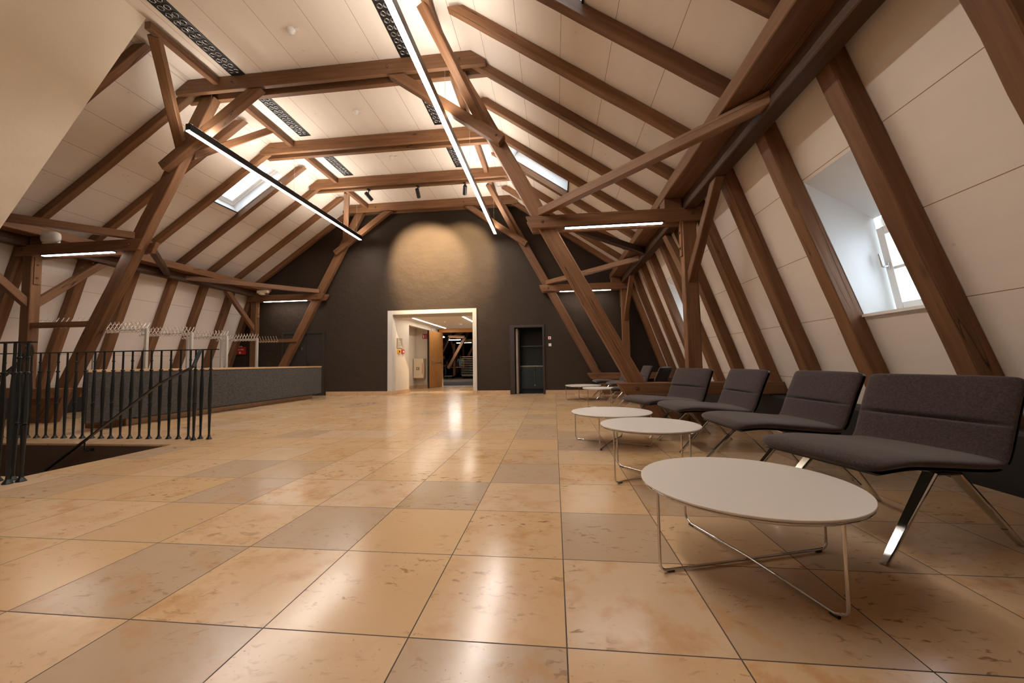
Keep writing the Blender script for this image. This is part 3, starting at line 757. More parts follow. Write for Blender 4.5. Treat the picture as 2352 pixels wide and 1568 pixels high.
# spotlights at the third collar, aimed at the end wall
def spot(x, z, y, tx, tz, label, w):
    t = thing('spotlight', label, 'spotlight', (x, y, 5.69), 0, 'black spotlights on the third collar')
    p = Vector((x, y, 5.50)); d = (Vector((tx, YW, tz))-p).normalized()
    mb = MB(); mb.box(x-0.03, x+0.03, y-0.05, y+0.05, 5.655, 5.69, 0.004); mb.cyl((x, y, 5.655), (x, y, 5.53), 0.012, seg=10); mb.build('bracket', BLACKP, t)
    mb = MB(); a, b = p-d*0.10, p+d*0.13; mb.cyl(a, b, 0.052, seg=20); mb.cyl(a-d*0.015, a, 0.044, 0.052, seg=20); mb.build('lamp_head', BLACKP, t)
    mb = MB(); mb.cyl(b, b+d*0.003, 0.042, seg=18); mb.build('lens', LENS, t)
    ld = bpy.data.lights.new('spot_lamp', 'SPOT'); ld.energy = w; ld.color = (1.0, 0.74, 0.43); ld.spot_size = R(70); ld.spot_blend = 0.6; ld.shadow_soft_size = 0.04
    lo = bpy.data.objects.new('lamp', ld); COL.objects.link(lo); lo.parent = t
    q = b+d*0.02; zax = -d; xax = Vector((0, 0, 1)).cross(zax).normalized(); yax = zax.cross(xax)
    M = Matrix(((xax.x, yax.x, zax.x, q.x), (xax.y, yax.y, zax.y, q.y), (xax.z, yax.z, zax.z, q.z), (0, 0, 0, 1)))
    lo.matrix_basis = t.matrix_basis.inverted() @ M
spot(-4.90, 5.5, 9.62, -3.95, 4.18, 'left black spotlight of three under the third collar', SPOT_W)
spot(-3.52, 5.5, 9.62, -3.72, 4.2, 'middle black spotlight of three under the third collar', SPOT_W)
spot(-2.24, 5.5, 9.62, -2.80, 4.2, 'right black spotlight of three under the third collar', SPOT_W*0.7)

# smoke detectors
for i, (y, lb) in enumerate(((5.03, 'nearest the viewer'), (6.89, 'between the first and second collars'), (8.58, 'between the second and third collars'), (10.38, 'beside the middle spotlight'))):
    t = thing('smoke_detector', 'round white smoke detector on the ceiling %s' % lb, 'smoke detector', (-3.79, y, ZC), 0, 'ceiling smoke detectors')
    mb = MB(); mb.lathe([(0.0, -0.075), (0.028, -0.073), (0.036, -0.06), (0.040, -0.045), (0.055, -0.040), (0.058, -0.02), (0.062, 0.0)], (-3.79, y, ZC), 24); mb.build('sensor_head', OPAL, t)
    mb = MB(); mb.box(-3.73, -3.66, y-0.02, y+0.03, ZC-0.006, ZC); mb.build('number_tag', WHITE, t)
t = thing('smoke_detector', 'flat white disc sensor on the ceiling by the right wind brace', 'smoke detector', (-1.45, 10.4, ZC))
mb = MB(); mb.lathe([(0.0, -0.02), (0.05, -0.02), (0.06, -0.01), (0.06, 0.0)], (-1.45, 10.4, ZC), 20); mb.build('cover', OPAL, t)

# long air slots with two rows of nozzles
noz = None; cup = None
def vent(x0, x1, y0, y1, label):
    global noz, cup
    t = thing('air_vent', label, 'air vent', ((x0+x1)/2, (y0+y1)/2, ZC), 0, 'black nozzle air vents in the ceiling')
    mb = MB(); f = 0.018
    for a, b, c, d in ((x0, x0+f, y0, y1), (x1-f, x1, y0, y1), (x0+f, x1-f, y0, y0+f), (x0+f, x1-f, y1-f, y1)): mb.box(a, b, c, d, ZC-0.010, ZC)
    mb.box(x0+f, x1-f, y0+f, y1-f, ZC-0.004, ZC); mb.build('frame', BLACKP, t)
    n = max(2, int((y1-y0-0.12)/0.112)); sp = (y1-y0-0.12)/n
    for k in range(n):
        for q in (0.30, 0.70):
            cx, cy = x0+(x1-x0)*q, y0+0.06+sp*(k+0.5)
            if noz is None:
                mb = MB(); mb.lathe([(0.030, 0.0), (0.030, -0.014), (0.037, -0.018), (0.043, -0.014), (0.045, -0.003)], (0, 0, 0), 18); noz = mb.build('nozzle', RINGM)
                o = noz
                mb = MB(); mb.lathe([(0.0, -0.004), (0.012, -0.010), (0.018, -0.006), (0.026, -0.002)], (0, 0, 0), 14); cup = mb.build('nozzle_ball', LENS)
                c = cup
            else:
                o = noz.copy(); COL.objects.link(o); c = cup.copy(); COL.objects.link(c)
            o.parent = t; o.location = (cx-(x0+x1)/2, cy-(y0+y1)/2, -0.004)
            c.parent = o; c.location = (0, 0, 0)
for nm, x0, x1, segs in (('left', -5.405, -5.155, ((3.2, 5.757), (6.10, 7.517), (8.02, 9.285))), ('right', -2.385, -2.15, ((3.2, 5.757), (6.10, 7.512), (8.02, 9.257)))):
    for (a, b), lb in zip(segs, ('nearest the viewer', 'beyond the first collar', 'beyond the second collar')):
        vent(x0, x1, a, b, 'black %s ceiling air vent with round nozzles, %s' % (nm, lb))

# white lamps on the left ties
t = thing('emergency_lamp', 'oval white emergency lamp above the left tie of the near truss', 'lamp', (-8.93, 5.76, 3.2))
mb = MB()
rows = []
for i in range(9):
    a = i/8*math.pi; rad = math.sin(a); rows.append([Vector((-8.93+0.0, 5.79-0.07*0, 3.305))+Vector((math.copysign(abs(math.cos(b))**0.7, math.cos(b))*0.19*rad**0.6, -0.075*math.cos(a)*0.9-0.0, math.copysign(abs(math.sin(b))**0.7, math.sin(b))*0.105*rad**0.6)) for b in [2*math.pi*k/24 for k in range(25)]])
mb.grid(rows); mb.build('opal_cover', OPAL, t, weld=True)
mb = MB(); mb.box(-9.02, -8.84, 5.83, 5.87, 3.20, 3.36, 0.004); mb.build('base', WHITE, t)
t = thing('smoke_detector_box', 'cream box shaped detector above the left tie of the far truss', 'detector', (-9.0, 10.9, 3.2))
mb = MB(); mb.box(-9.17, -8.81, 10.85, 10.95, 3.225, 3.31, 0.012); mb.build('housing', BEIGE, t)
mb = MB(); mb.lathe([(0.09, 0), (0.09, -0.035), (0.06, -0.05), (0, -0.05)], (-9.03, 10.9, 3.225), 18); mb.build('sensor', BEIGE, t)

# ------------------------------------------------------------------ lounge chairs
def bar(mb, p0, p1, w0, w1, t0, wdir):
    p0, p1, wd = Vector(p0), Vector(p1), Vector(wdir); x = (p1-p0).normalized(); wd = (wd-x*wd.dot(x)).normalized(); n = x.cross(wd)
    def ring(p, w):
        c = 0.30
        return [p+wd*a*w/2+n*b*t0/2 for a, b in ((-1, -c), (-1+2*c*0.3, -1), (1-2*c*0.3, -1), (1, -c), (1, c), (1-2*c*0.3, 1), (-1+2*c*0.3, 1), (-1, c))]
    a, b = ring(p0, w0), ring(p1, w1); k = 8
    mb.add(a+b, [(i, (i+1) % k, k+(i+1) % k, k+i) for i in range(k)]+[list(range(k-1, -1, -1)), list(range(k, 2*k))])
def prof_pts(ctrl, n):
    out = []
    m = len(ctrl)-1
    def cr(p0, p1, p2, p3, t):
        return tuple(0.5*((2*b)+(-a+c)*t+(2*a-5*b+4*c-d)*t*t+(-a+3*b-3*c+d)*t**3) for a, b, c, d in zip(p0, p1, p2, p3))
    for i in range(n+1):
        f = i/n*m; k = min(int(f), m-1); t = f-k
        out.append(cr(ctrl[max(k-1, 0)], ctrl[k], ctrl[k+1], ctrl[min(k+2, m)], t))
    return out
def cushion(mb, pts, half, tf, tb, groove=None, side=1):
    """pad along profile pts (x,z); half(s) = half width; tf/tb = thickness in front of / behind the profile"""
    n = len(pts)-1; m = 28
    ts = [math.sin((j/m*2-1)*math.pi/2) for j in range(m+1)]
    F, B = [], []
    for i, (x, z) in enumerate(pts):
        a, b = pts[max(i-1, 0)], pts[min(i+1, n)]
        tx, tz = b[0]-a[0], b[1]-a[1]; l = math.hypot(tx, tz); nx, nz = -tz/l, tx/l
        s = i/n; e = max(0.0, 1-abs(2*s-1)**14)**0.5; w = half(s); rf, rb = [], []
        for t in ts:
            q = max(0.0, 1-abs(t)**9)**0.5*e
            dep = 0.0
            if groove: dep = 0.034*math.exp(-((s-groove)/0.016)**2)*max(0, 1-abs(t)**6)
            puff = 0.010*(1-t*t)
            f = (tf+puff)*q-dep; r_ = -tb*q
            rf.append(Vector((x+nx*f, t*w, z+nz*f))); rb.append(Vector((x+nx*r_, t*w, z+nz*r_)))
        F.append(rf); B.append(rb)
    mb.grid(F); mb.grid(B)
    return F, B
def make_chair(label):
    t = thing('lounge_chair', label, 'chair', (0, 0, 0), 0, 'lounge chairs along the right wall')
    seat = prof_pts([(-0.405, 0.412), (-0.36, 0.438), (-0.22, 0.448), (-0.05, 0.436), (0.14, 0.418), (0.285, 0.408), (0.322, 0.420)], 30)
    def hs(s):
        q = min(s/0.28, 1.0)
        return 0.355*(0.55+0.45*max(0.0, 1-(1-q)**2.6)**(1/2.6))
    mb = MB(); cushion(mb, seat, hs, 0.022, 0.036); mb.build('seat', FABRIC, t, weld=True)
    back = prof_pts([(0.305, 0.405), (0.335, 0.445), (0.370, 0.530), (0.412, 0.640), (0.455, 0.740), (0.492, 0.822)], 84)
    def hb(s):
        return 0.355-(0.05*(1-math.sqrt(max(0, 1-((s-0.90)/0.10)**2))) if s > 0.90 else 0)
    mb = MB(); cushion(mb, back, hb, 0.024, 0.030, groove=0.50); mb.build('backrest', FABRIC, t, weld=True)
    mb = MB()
    sh = [(x+0.033, z-0.004) for x, z in back[2:-1]]; cushion(mb, sh, lambda s: hb(s)-0.006, 0.002, 0.010); mb.build('back_shell', BLACKP, t, weld=True)
    mb = MB(); sp_ = [(x, z-0.039) for x, z in seat[3:]]; cushion(mb, sp_, lambda s: hs(0.1+0.9*s)-0.02, 0.004, 0.008); mb.build('seat_shell', BLACKP, t, weld=True)
    for s in (1, -1):
        mb = MB(); bar(mb, (-0.05, s*0.285, 0.372), (0.11, s*0.285, 0.366), 0.055, 0.055, 0.016, (0, 1, 0)); mb.build('frame_bar', CHROME, t)
        mb = MB(); bar(mb, (-0.045, s*0.285, 0.372), (-0.40, s*0.325, 0.0), 0.060, 0.030, 0.020, (0, 1, 0.0)); mb.build('leg', CHROME, t)
        mb = MB(); bar(mb, (0.105, s*0.285, 0.366), (0.44, s*0.315, 0.0), 0.060, 0.030, 0.020, (0, 1, 0.0)); mb.build('leg', CHROME, t)
    mb = MB(); bar(mb, (0.03, -0.29, 0.362), (0.03, 0.29, 0.362), 0.07, 0.07, 0.014, (1, 0, 0)); mb.build('cross_bar', CHROME, t)
    return t
chairs = [  # x, y, turn, label
    (1.745, 2.36, 16, 'largest grey-brown lounge chair nearest the viewer, behind the big front table'),
    (1.745, 3.40, 4, 'second grey-brown lounge chair from the viewer in the right hand row'),
    (1.62, 4.42, 4, 'third grey-brown lounge chair from the viewer in the right hand row'),
    (1.40, 5.24, 19, 'fourth grey-brown lounge chair, just in front of the low timber sleeper of the near truss'),
    (1.50, 7.15, -30, 'lounge chair turned away showing its black back shell, behind the near truss sleeper'),
    (1.62, 8.95, 2, 'lounge chair partly hidden behind the leaning strut of the near truss'),
    (1.42, 10.15, 3, 'farthest lounge chair, beside the pair of far coffee tables'),
    (1.98, 1.17, 0, 'lounge chair cut off by the right edge, only seat tip and foot showing')]
c0 = make_chair(chairs[0][3]); c0.matrix_basis = Matrix.Translation(Vector((chairs[0][0], chairs[0][1], 0))) @ Matrix.Rotation(R(chairs[0][2]), 4, 'Z')
for x, y, a, lb in chairs[1:]: dup(c0, (x, y, 0), R(a), lb)

# ------------------------------------------------------------------ coffee tables
def coffee_table(x, y, h, r, a0, label):
    t = thing('coffee_table', label, 'table', (x, y, 0), 0, 'round white coffee tables on chrome wire')
    mb = MB(); mb.lathe([(0, h-0.011), (r-0.004, h-0.011), (r, h-0.008), (r, h-0.002), (r-0.002, h), (0, h)], (x, y, 0), 72, smooth=False); mb.build('tabletop', TABLETOP, t)
    rl = r-0.010
    mb = MB(); mb.tube([(x+rl*math.cos(2*math.pi*k/56), y+rl*math.sin(2*math.pi*k/56), h-0.018) for k in range(56)], 0.0065, 8, True); mb.build('rim_wire', CHROME, t)
    for q in (0, 1):
        a = a0+q*math.pi/2; ca, sa = math.cos(a), math.sin(a); z0 = 0.010+q*0.012; c = 0.03
        def P(d, z): return (x+ca*d, y+sa*d, z)
        pts = [P(-rl, h-0.018), P(-rl, 0.05)]+[P(-rl+c*(1-math.cos(u)), z0+c*(1-math.sin(u))) for u in (0.3, 0.8, 1.3)]+[P(-rl+c+0.02, 0.010), P(0, z0), P(rl-c-0.02, 0.010)]+[P(rl-c*(1-math.cos(u)), z0+c*(1-math.sin(u))) for u in (1.3, 0.8, 0.3)]+[P(rl, 0.05), P(rl, h-0.018)]
        mb = MB(); mb.tube(pts, 0.0065, 8); lg = mb.build('wire_leg', CHROME, t)
        for sgn in (-1, 1):
            mb = MB(); p = Vector(P(sgn*(rl-0.05), 0.006)); mb.cyl(p-Vector((ca, sa, 0))*0.016, p+Vector((ca, sa, 0))*0.016, 0.0075, seg=8); mb.build('foot_pad', BLACKP, lg)
    return t
coffee_table(0.868, 1.925, 0.365, 0.455, math.atan2(1.794-1.925, 0.454-0.868), 'large round white coffee table nearest the viewer')
coffee_table(0.755, 3.235, 0.42, 0.387, math.atan2(3.02-3.235, 0.434-0.755), 'smaller taller round white table just behind the front table')
coffee_table(0.638, 4.53, 0.36, 0.45, math.atan2(4.714-4.53, 0.236-0.638), 'round white table before the fourth chair, third from the viewer')
coffee_table(0.89, 7.85, 0.41, 0.335, R(40), 'small round white table in front of the far round table')
coffee_table(0.70, 9.65, 0.36, 0.44, R(190), 'farthest round white coffee table near the dark end wall')

# ------------------------------------------------------------------ stair railing
bal_proto = {}
def baluster(kind, loc, parent):
    if kind not in bal_proto:
        if kind == 'a':
            pr = [(0.034, 0), (0.034, 0.006), (0.016, 0.035), (0.012, 0.06), (0.017, 0.30), (0.023, 0.56), (0.0235, 0.62), (0.021, 0.70), (0.0125, 0.895), (0.021, 0.902), (0.022, 0.914), (0.012, 0.921), (0.0105, 1.165)]
        else:
            pr = [(0.034, 0), (0.034, 0.006), (0.016, 0.035), (0.012, 0.06), (0.019, 0.40), (0.023, 0.462), (0.023, 0.468), (0.010, 0.474), (0.022, 0.480), (0.018, 0.49), (0.0225, 0.55), (0.021, 0.66), (0.0125, 0.895), (0.021, 0.902), (0.022, 0.914), (0.012, 0.921), (0.011, 1.028), (0.017, 1.034), (0.017, 1.044), (0.011, 1.05), (0.0105, 1.165)]
        mb = MB(); mb.lathe(pr, (0, 0, 0), 8, smooth=False); o = mb.build('baluster', BLACK); bal_proto[kind] = o
    else:
        o = bal_proto[kind].copy(); COL.objects.link(o)
    o.parent = parent; o.location = Vector(loc)-world_of(parent).translation; return o
YR = 4.58
rl = thing('stair_railing', 'black wrought iron railing of turned balusters behind the stair opening', 'railing', (-5.9, YR, 0))
for k in range(24):
    x = -4.80-0.1452*k
    baluster('ab'[k % 2 == 0], (x, YR, 0), rl)
baluster('b', (-4.652, YR-0.07, 0), rl); baluster('a', (-4.645, YR+0.02, 0), rl); baluster('a', (-4.50, YR, 0), rl)
mb = MB(); mb.box(-8.4, -4.405, YR-0.022, YR+0.022, 1.163, 1.177, 0.003); mb.build('top_rail', BLACK, rl)
YN = 2.76
rn = thing('stair_railing', 'black wrought iron railing at the near side of the stair, cut by the left edge', 'railing', (-5.5, YN, 0))
for k in range(12): baluster('ab'[k % 2], (-4.70-0.145*k, YN+0.03, 0), rn)
baluster('a', (-4.50, YN-0.03, 0), rn); baluster('b', (-4.475, YN+0.035, 0), rn); baluster('b', (-4.60, YN+0.06, 0), rn)
mb = MB(); mb.box(-6.6, -4.36, YN-0.022, YN+0.022, 1.163, 1.177, 0.003); mb.build('top_rail', BLACK, rn)
# sloping handrails
def handrail(pts, wall_y, brackets, label):
    t = thing('handrail', label, 'handrail', pts[0])
    mb = MB()
    for a, b in zip(pts, pts[1:]): bar(mb, a, b, 0.045, 0.045, 0.016, (0, 1, 0))
    mb.build('rail', BLACK, t)
    for x, z in brackets:
        mb = MB(); y = pts[-1][1]; mb.tube([(x, y, z), (x, y, z-0.11), (x-0.0, y+(wall_y-y)*0.2, z-0.13), (x+0.0, wall_y, z-0.13)], 0.009, 8)
        mb.cyl((x, wall_y-0.006 if wall_y > y else wall_y+0.006, z-0.13), (x, wall_y, z-0.13), 0.022, seg=12); mb.build('bracket', BLACK, t)
sl = -0.615
def hz(x): return 0.93+(x+4.50)*(-sl)*1.12
handrail([(-4.60, YR-0.06, 1.158), (-4.53, 4.36, 0.945), (-4.75, 4.16, hz(-4.75)), (-7.4, 4.15, hz(-7.4))], SY1, [(-5.76, hz(-5.76))], 'black handrail sloping down the far stairwell wall')
handrail([(-4.60, YN+0.115, 1.15), (-4.70, 2.955, 1.08), (-7.2, 2.965, -0.65)], SY0, [(-5.8, 0.315)], 'black handrail sloping down the near side of the stair')
st = thing('staircase', 'stone steps leading down from the hall into the stairwell', 'stairs', (SX, (SY0+SY1)/2, 0))
for k in range(14):
    mb = MB(); x1 = SX-0.29*k; z1 = -0.165*(k+1); mb.box(x1-0.30, x1, SY0+0.002, SY1-0.002, z1-0.05, z1, 0.004); mb.box(x1-0.02, x1, SY0+0.002, SY1-0.002, z1, z1+0.115)
    mb.build('step', STONE, st)

# ------------------------------------------------------------------ cloakroom counter
t = thing('cloakroom_counter', 'long cloakroom counter faced in grey felt with a pale wooden top', 'counter', (-7.05, 7.8, 0))
CX = -6.86
mb = MB(); mb.box(CX-0.055, CX, 4.95, 10.655, 0.135, 0.888, 0.004); mb.build('felt_panel', FELT, t)
mb = MB(); mb.box(CX-0.085, CX+0.006, 4.945, 10.66, 0.889, 0.928, 0.004); mb.build('worktop', LEDGE_WOOD, t)
mb = MB(); mb.box(-7.44, CX-0.004, 5.63, 10.48, 0.113, 0.135); mb.build('base_board', BLACKP, t)
mb = MB(); y = 5.62
while y < 10.48:
    y2 = min(y+0.9, 10.49); mb.box(-7.45, -7.03, y+0.001, y2-0.001, 0, 0.112, 0.003); y = y2
mb.build('plinth', STONE, t)
mb = MB(); mb.box(-7.45, -7.05, 5.36, 5.615, 0, 0.135, 0.004); mb.build('wood_block', WOOD, t)

# coat racks
hook_proto = {}
def hook(parent, loc, d):
    if d not in hook_proto:
        mb = MB(); mb.tube([(0, 0, -0.03), (0, d*0.02, 0.0), (0, d*0.085, 0.125)], 0.007, 6); mb.lathe([(0, -0.009), (0.009, 0), (0, 0.009)], (0, d*0.086, 0.128), 8)
        mb.tube([(0, 0, -0.02), (0, d*0.035, -0.055), (0, d*0.06, -0.05), (0, d*0.07, -0.03)], 0.006, 6); mb.cyl((0, d*0.066, -0.05), (0, d*0.066, -0.022), 0.011, seg=8)
        o = mb.build('hook', HOOKM); hook_proto[d] = o
    else:
        o = hook_proto[d].copy(); COL.objects.link(o)
    o.parent = parent; o.location = Vector(loc)-world_of(parent).translation; return o
for i, (y, x0, x1) in enumerate(((6.47, -8.98, -7.73), (7.42, -8.99, -7.77), (8.44, -9.06, -7.89), (9.44, -9.10, -7.93))):
    t = thing('coat_rack', 'grey steel coat rack with double hooks behind the counter, %s from the viewer' % ORD[i], 'coat rack', ((x0+x1)/2, y, 0), 0, 'coat racks behind the counter')
    for x in (x0+0.12, x1):
        mb = MB(); mb.box(x-0.024, x+0.024, y-0.024, y+0.024, 0.012, 1.70, 0.004); p = mb.build('post', GREYMETAL, t)
        mb = MB(); mb.box(x-0.07, x+0.07, y-0.16, y+0.16, 0, 0.012, 0.003); mb.build('foot_plate', GREYMETAL, p)
    mb = MB(); mb.tube([(x0, y, 1.68), (x1, y, 1.68)], 0.014, 10); mb.build('rail', HOOKM, t)
    n = 14
    for k in range(n):
        x = x0+0.05+(x1-x0-0.10)*k/(n-1)
        for d in (-1, 1): hook(t, (x, y+d*0.012, 1.69), d)
for yb, x0, x1, hx0, hx1, n, d, lb in ((T1+0.02, -9.415, -8.21, -9.33, -8.25, 11, 1, 'brown hook board between the left post and strut of the near truss'), (T2-0.06, -9.415, -8.0, -9.25, -8.60, 8, -1, 'brown hook board between the left post and strut of the far truss')):
    t = thing('hook_board', lb, 'hook board', ((x0+x1)/2, yb, 1.74), 0)
    mb = MB(); mb.box(x0, x1, yb, yb+0.045, 1.69, 1.79, 0.004); mb.build('board', WOOD, t)
    for k in range(n): hook(t, (hx0+(hx1-hx0)*k/(n-1), yb+(0.046 if d > 0 else -0.001), 1.75), d)

# first aid box on the end wall
def text_mesh(s, size, mat, parent, M, name='lettering'):
    cu = bpy.data.curves.new('txt', 'FONT'); cu.body = s; cu.size = size; cu.align_x = 'CENTER'; cu.align_y = 'CENTER'; cu.extrude = 0.0006
    to = bpy.data.objects.new('txt', cu); COL.objects.link(to)
    me = bpy.data.meshes.new_from_object(to); bpy.data.objects.remove(to); bpy.data.curves.remove(cu)
    me.materials.clear(); me.materials.append(mat)
    o = bpy.data.objects.new(name, me); COL.objects.link(o); o.parent = parent; o.matrix_basis = world_of(parent).inverted() @ M; return o
FACE = lambda x, y, z: Matrix.Translation(Vector((x, y, z))) @ Matrix.Rotation(R(90), 4, 'X')
t = thing('first_aid_box', 'red first aid box with white cross on the dark end wall', 'first aid box', (-10.15, YW, 1.46))
mb = MB(); mb.box(-10.31, -9.99, YW-0.07, YW, 1.34, 1.585, 0.012); mb.build('case', RED, t)
text_mesh('Erste Hilfe', 0.062, WHITE, t, FACE(-10.15, YW-0.0715, 1.50))
mb = MB(); mb.box(-10.165, -10.135, YW-0.073, YW-0.070, 1.365, 1.435); mb.box(-10.185, -10.115, YW-0.073, YW-0.070, 1.385, 1.415); mb.build('cross', WHITE, t)
mb = MB(); mb.tube([(-10.20, YW-0.05, 1.585), (-10.20, YW-0.05, 1.605), (-10.10, YW-0.05, 1.605), (-10.10, YW-0.05, 1.585)], 0.008); mb.build('carry_handle', WHITE, t)

# switches beside the narrow doorway
t = thing('switch_plate', 'white switch plate with red button beside the narrow dark doorway', 'switch', (-0.122, YW, 1.665), 0, 'white switch plates')
mb = MB(); mb.box(-0.165, -0.08, YW-0.012, YW, 1.622, 1.707, 0.003); mb.build('plate', WHITE, t)
mb = MB(); mb.box(-0.142, -0.103, YW-0.018, YW-0.012, 1.645, 1.684, 0.003); mb.build('button', plain('button_red', (0.75, 0.07, 0.02), 0.4), t)
t = thing('switch_plate', 'plain white switch plate below the red button plate', 'switch', (-0.115, YW, 1.457), 0, 'white switch plates')
mb = MB(); mb.box(-0.158, -0.073, YW-0.012, YW, 1.415, 1.50, 0.003); mb.build('plate', WHITE, t)
mb = MB(); mb.box(-0.145, -0.086, YW-0.016, YW-0.012, 1.428, 1.487, 0.003); mb.build('rocker', OPAL, t)

# ------------------------------------------------------------------ corridor behind the white doorway
CZ = 2.42; YP = 15.72
mb = MB()
mb.prism([(-5.10, YW+0.22), (-5.0, YW+0.22), (-4.86, 12.42), (-4.96, 12.42)], 2, 0, CZ)            # splayed cheek
mb.box(-4.96, -4.86, 12.42, 14.72, 2.27, CZ)                                                       # header over the niche
mb.box(-5.60, -5.48, 12.42, 14.80, 0, CZ); mb.box(-5.60, -4.90, 12.34, 12.42, 0, CZ); mb.box(-5.60, -4.88, 14.72, 14.84, 0, CZ)
mb.box(-5.0, -4.88, 14.72, YP, 0, CZ)
mb.box(-2.25, -2.15, YW+0.22, YP, 0, CZ)
struct(mb, 'wall_corridor', WHITEWALL, 'cream white corridor walls with a niche behind the white doorway', cat='wall')
mb = MB(); mb.box(-5.6, -2.1, YW+0.2, YP+0.15, CZ, CZ+0.1); struct(mb, 'ceiling_corridor', WHITEWALL, 'low white corridor ceiling', cat='ceiling')
mb = MB(); mb.prism([(-5.0, YW+0.24), (-4.985, YW+0.24), (-4.845, 12.44), (-4.86, 12.44)], 2, 0, 0.12); mb.box(-5.48, -5.465, 12.42, 14.72, 0, 0.12); mb.box(-5.48, -4.88, 14.705, 14.72, 0, 0.12)
struct(mb, 'baseboard_corridor', STONE, 'beige stone skirting in the corridor', cat='baseboard')
for x, y0, y1, lb in ((-4.46, 11.75, 15.4, 'lit LED strip on the left of the corridor ceiling'), (-2.83, 11.75, 15.0, 'lit LED strip on the right of the corridor ceiling')):
    t = thing('ceiling_strip_light', lb, 'strip lamp', (x, (y0+y1)/2, CZ), 0)
    mb = MB(); mb.box(x-0.035, x+0.035, y0-0.01, y1+0.01, CZ-0.004, CZ); mb.build('trim', WHITE, t)
    mb = MB(); mb.box(x-0.028, x+0.028, y0, y1, CZ-0.009, CZ-0.004); mb.build('diffuser', LEDC, t)
for x, y, r, lb in ((-3.75, 12.9, 0.055, 'small white smoke detector on the corridor ceiling'), (-3.45, 13.9, 0.07, 'flat grey sensor on the corridor ceiling')):
    t = thing('ceiling_sensor', lb, 'sensor', (x, y, CZ))
    mb = MB(); mb.lathe([(0, -0.05), (r*0.6, -0.045), (r, -0.015), (r, 0)], (x, y, CZ), 18); mb.build('cover', OPAL, t)
# escape plan, call points
def cheek(y): return -5.0+(y-(YW+0.22))*0.14/(12.42-YW-0.22)
ca = math.atan2(0.14, 12.42-YW-0.22)
CH = lambda y, z: Matrix.Translation(Vector((cheek(y)+0.001, y, z))) @ Matrix.Rotation(-ca, 4, 'Z') @ Matrix.Rotation(R(90), 4, 'Z') @ Matrix.Rotation(R(90), 4, 'X')
def on_cheek(mb, M): mb.v = [M @ p for p in mb.v]; return mb
t = thing('escape_plan', 'framed escape plan on the white corridor cheek', 'plan', (cheek(11.86), 11.86, 1.62))
M = CH(11.86, 1.62)
mb = MB(); mb.box(-0.15, 0.15, -0.165, 0.165, 0, 0.015, 0.003); on_cheek(mb, M).build('frame', plain('plan_frame_grey', (0.20, 0.18, 0.15), 0.4, 0.4), t)
mb = MB(); mb.box(-0.138, 0.138, -0.153, 0.153, 0.015, 0.017); on_cheek(mb, M).build('sheet', PAPER, t)
mb = MB()
for a, b, c, d in ((-0.11, 0.03, 0.02, 0.025), (-0.11, -0.105, -0.10, 0.11), (0.03, 0.035, -0.06, 0.11), (-0.06, 0.11, -0.065, -0.06), (0.08, 0.085, -0.06, 0.08), (-0.11, 0.11, 0.11, 0.115), (-0.04, -0.035, -0.12, 0.02)): mb.box(a, b, c, d, 0.017, 0.0178)
on_cheek(mb, M).build('plan_lines', BLACKP, t)
for y, mat, nm, lb in ((11.80, YELLOW, 'yellow', 'yellow push button call point under the escape plan'), (12.02, RED, 'red', 'red fire alarm call point under the escape plan')):
    t = thing('call_point', lb, 'call point', (cheek(y), y, 1.36)); M = CH(y, 1.36)
    mb = MB(); mb.box(-0.062, 0.062, -0.062, 0.062, 0, 0.045, 0.005); on_cheek(mb, M).build('case', mat, t)
    mb = MB(); mb.box(-0.032, 0.032, -0.035, 0.025, 0.045, 0.047); on_cheek(mb, M).build('window', WHITE if nm == 'red' else BLACKP, t)
# hose cabinet and its sign in the niche
t = thing('hose_cabinet', 'beige fire hose cabinet in the corridor niche', 'cabinet', (-5.2, 14.7, 0.42))
mb = MB(); mb.box(-5.46, -5.06, 14.40, 14.715, 0.40, 1.16, 0.008); mb.build('case', BEIGE, t)
mb = MB(); mb.box(-5.45, -5.12, 14.385, 14.40, 0.41, 1.15, 0.004); dd = mb.build('door', BEIGE, t)
mb = MB(); mb.box(-5.105, -5.09, 14.39, 14.401, 0.55, 1.0); mb.build('red_edge', RED, t)
mb = MB(); mb.box(-5.33, -5.29, 14.381, 14.385, 0.78, 0.83); mb.box(-5.33, -5.29, 14.381, 14.385, 0.71, 0.76); mb.box(-5.25, -5.22, 14.381, 14.385, 0.71, 0.83); mb.build('pictogram', DBROWN, dd)
t = thing('fire_hose_sign', 'square red fire hose sign high in the corridor niche', 'sign', (-5.1, 14.71, 2.04))
mb = MB(); mb.box(-5.195, -5.005, 14.700, 14.716, 1.95, 2.15, 0.003); mb.build('panel', RED, t)
mb = MB(); mb.box(-5.165, -5.125, 14.698, 14.700, 1.98, 2.06); mb.box(-5.175, -5.125, 14.698, 14.700, 2.075, 2.10); mb.tube([(-5.055+0.022*math.cos(a)*0.9, 14.699, 2.05+0.055*math.sin(a)) for a in [2*math.pi*k/16 for k in range(16)]], 0.005, 6, True)
mb.build('pictogram', WHITE, t)
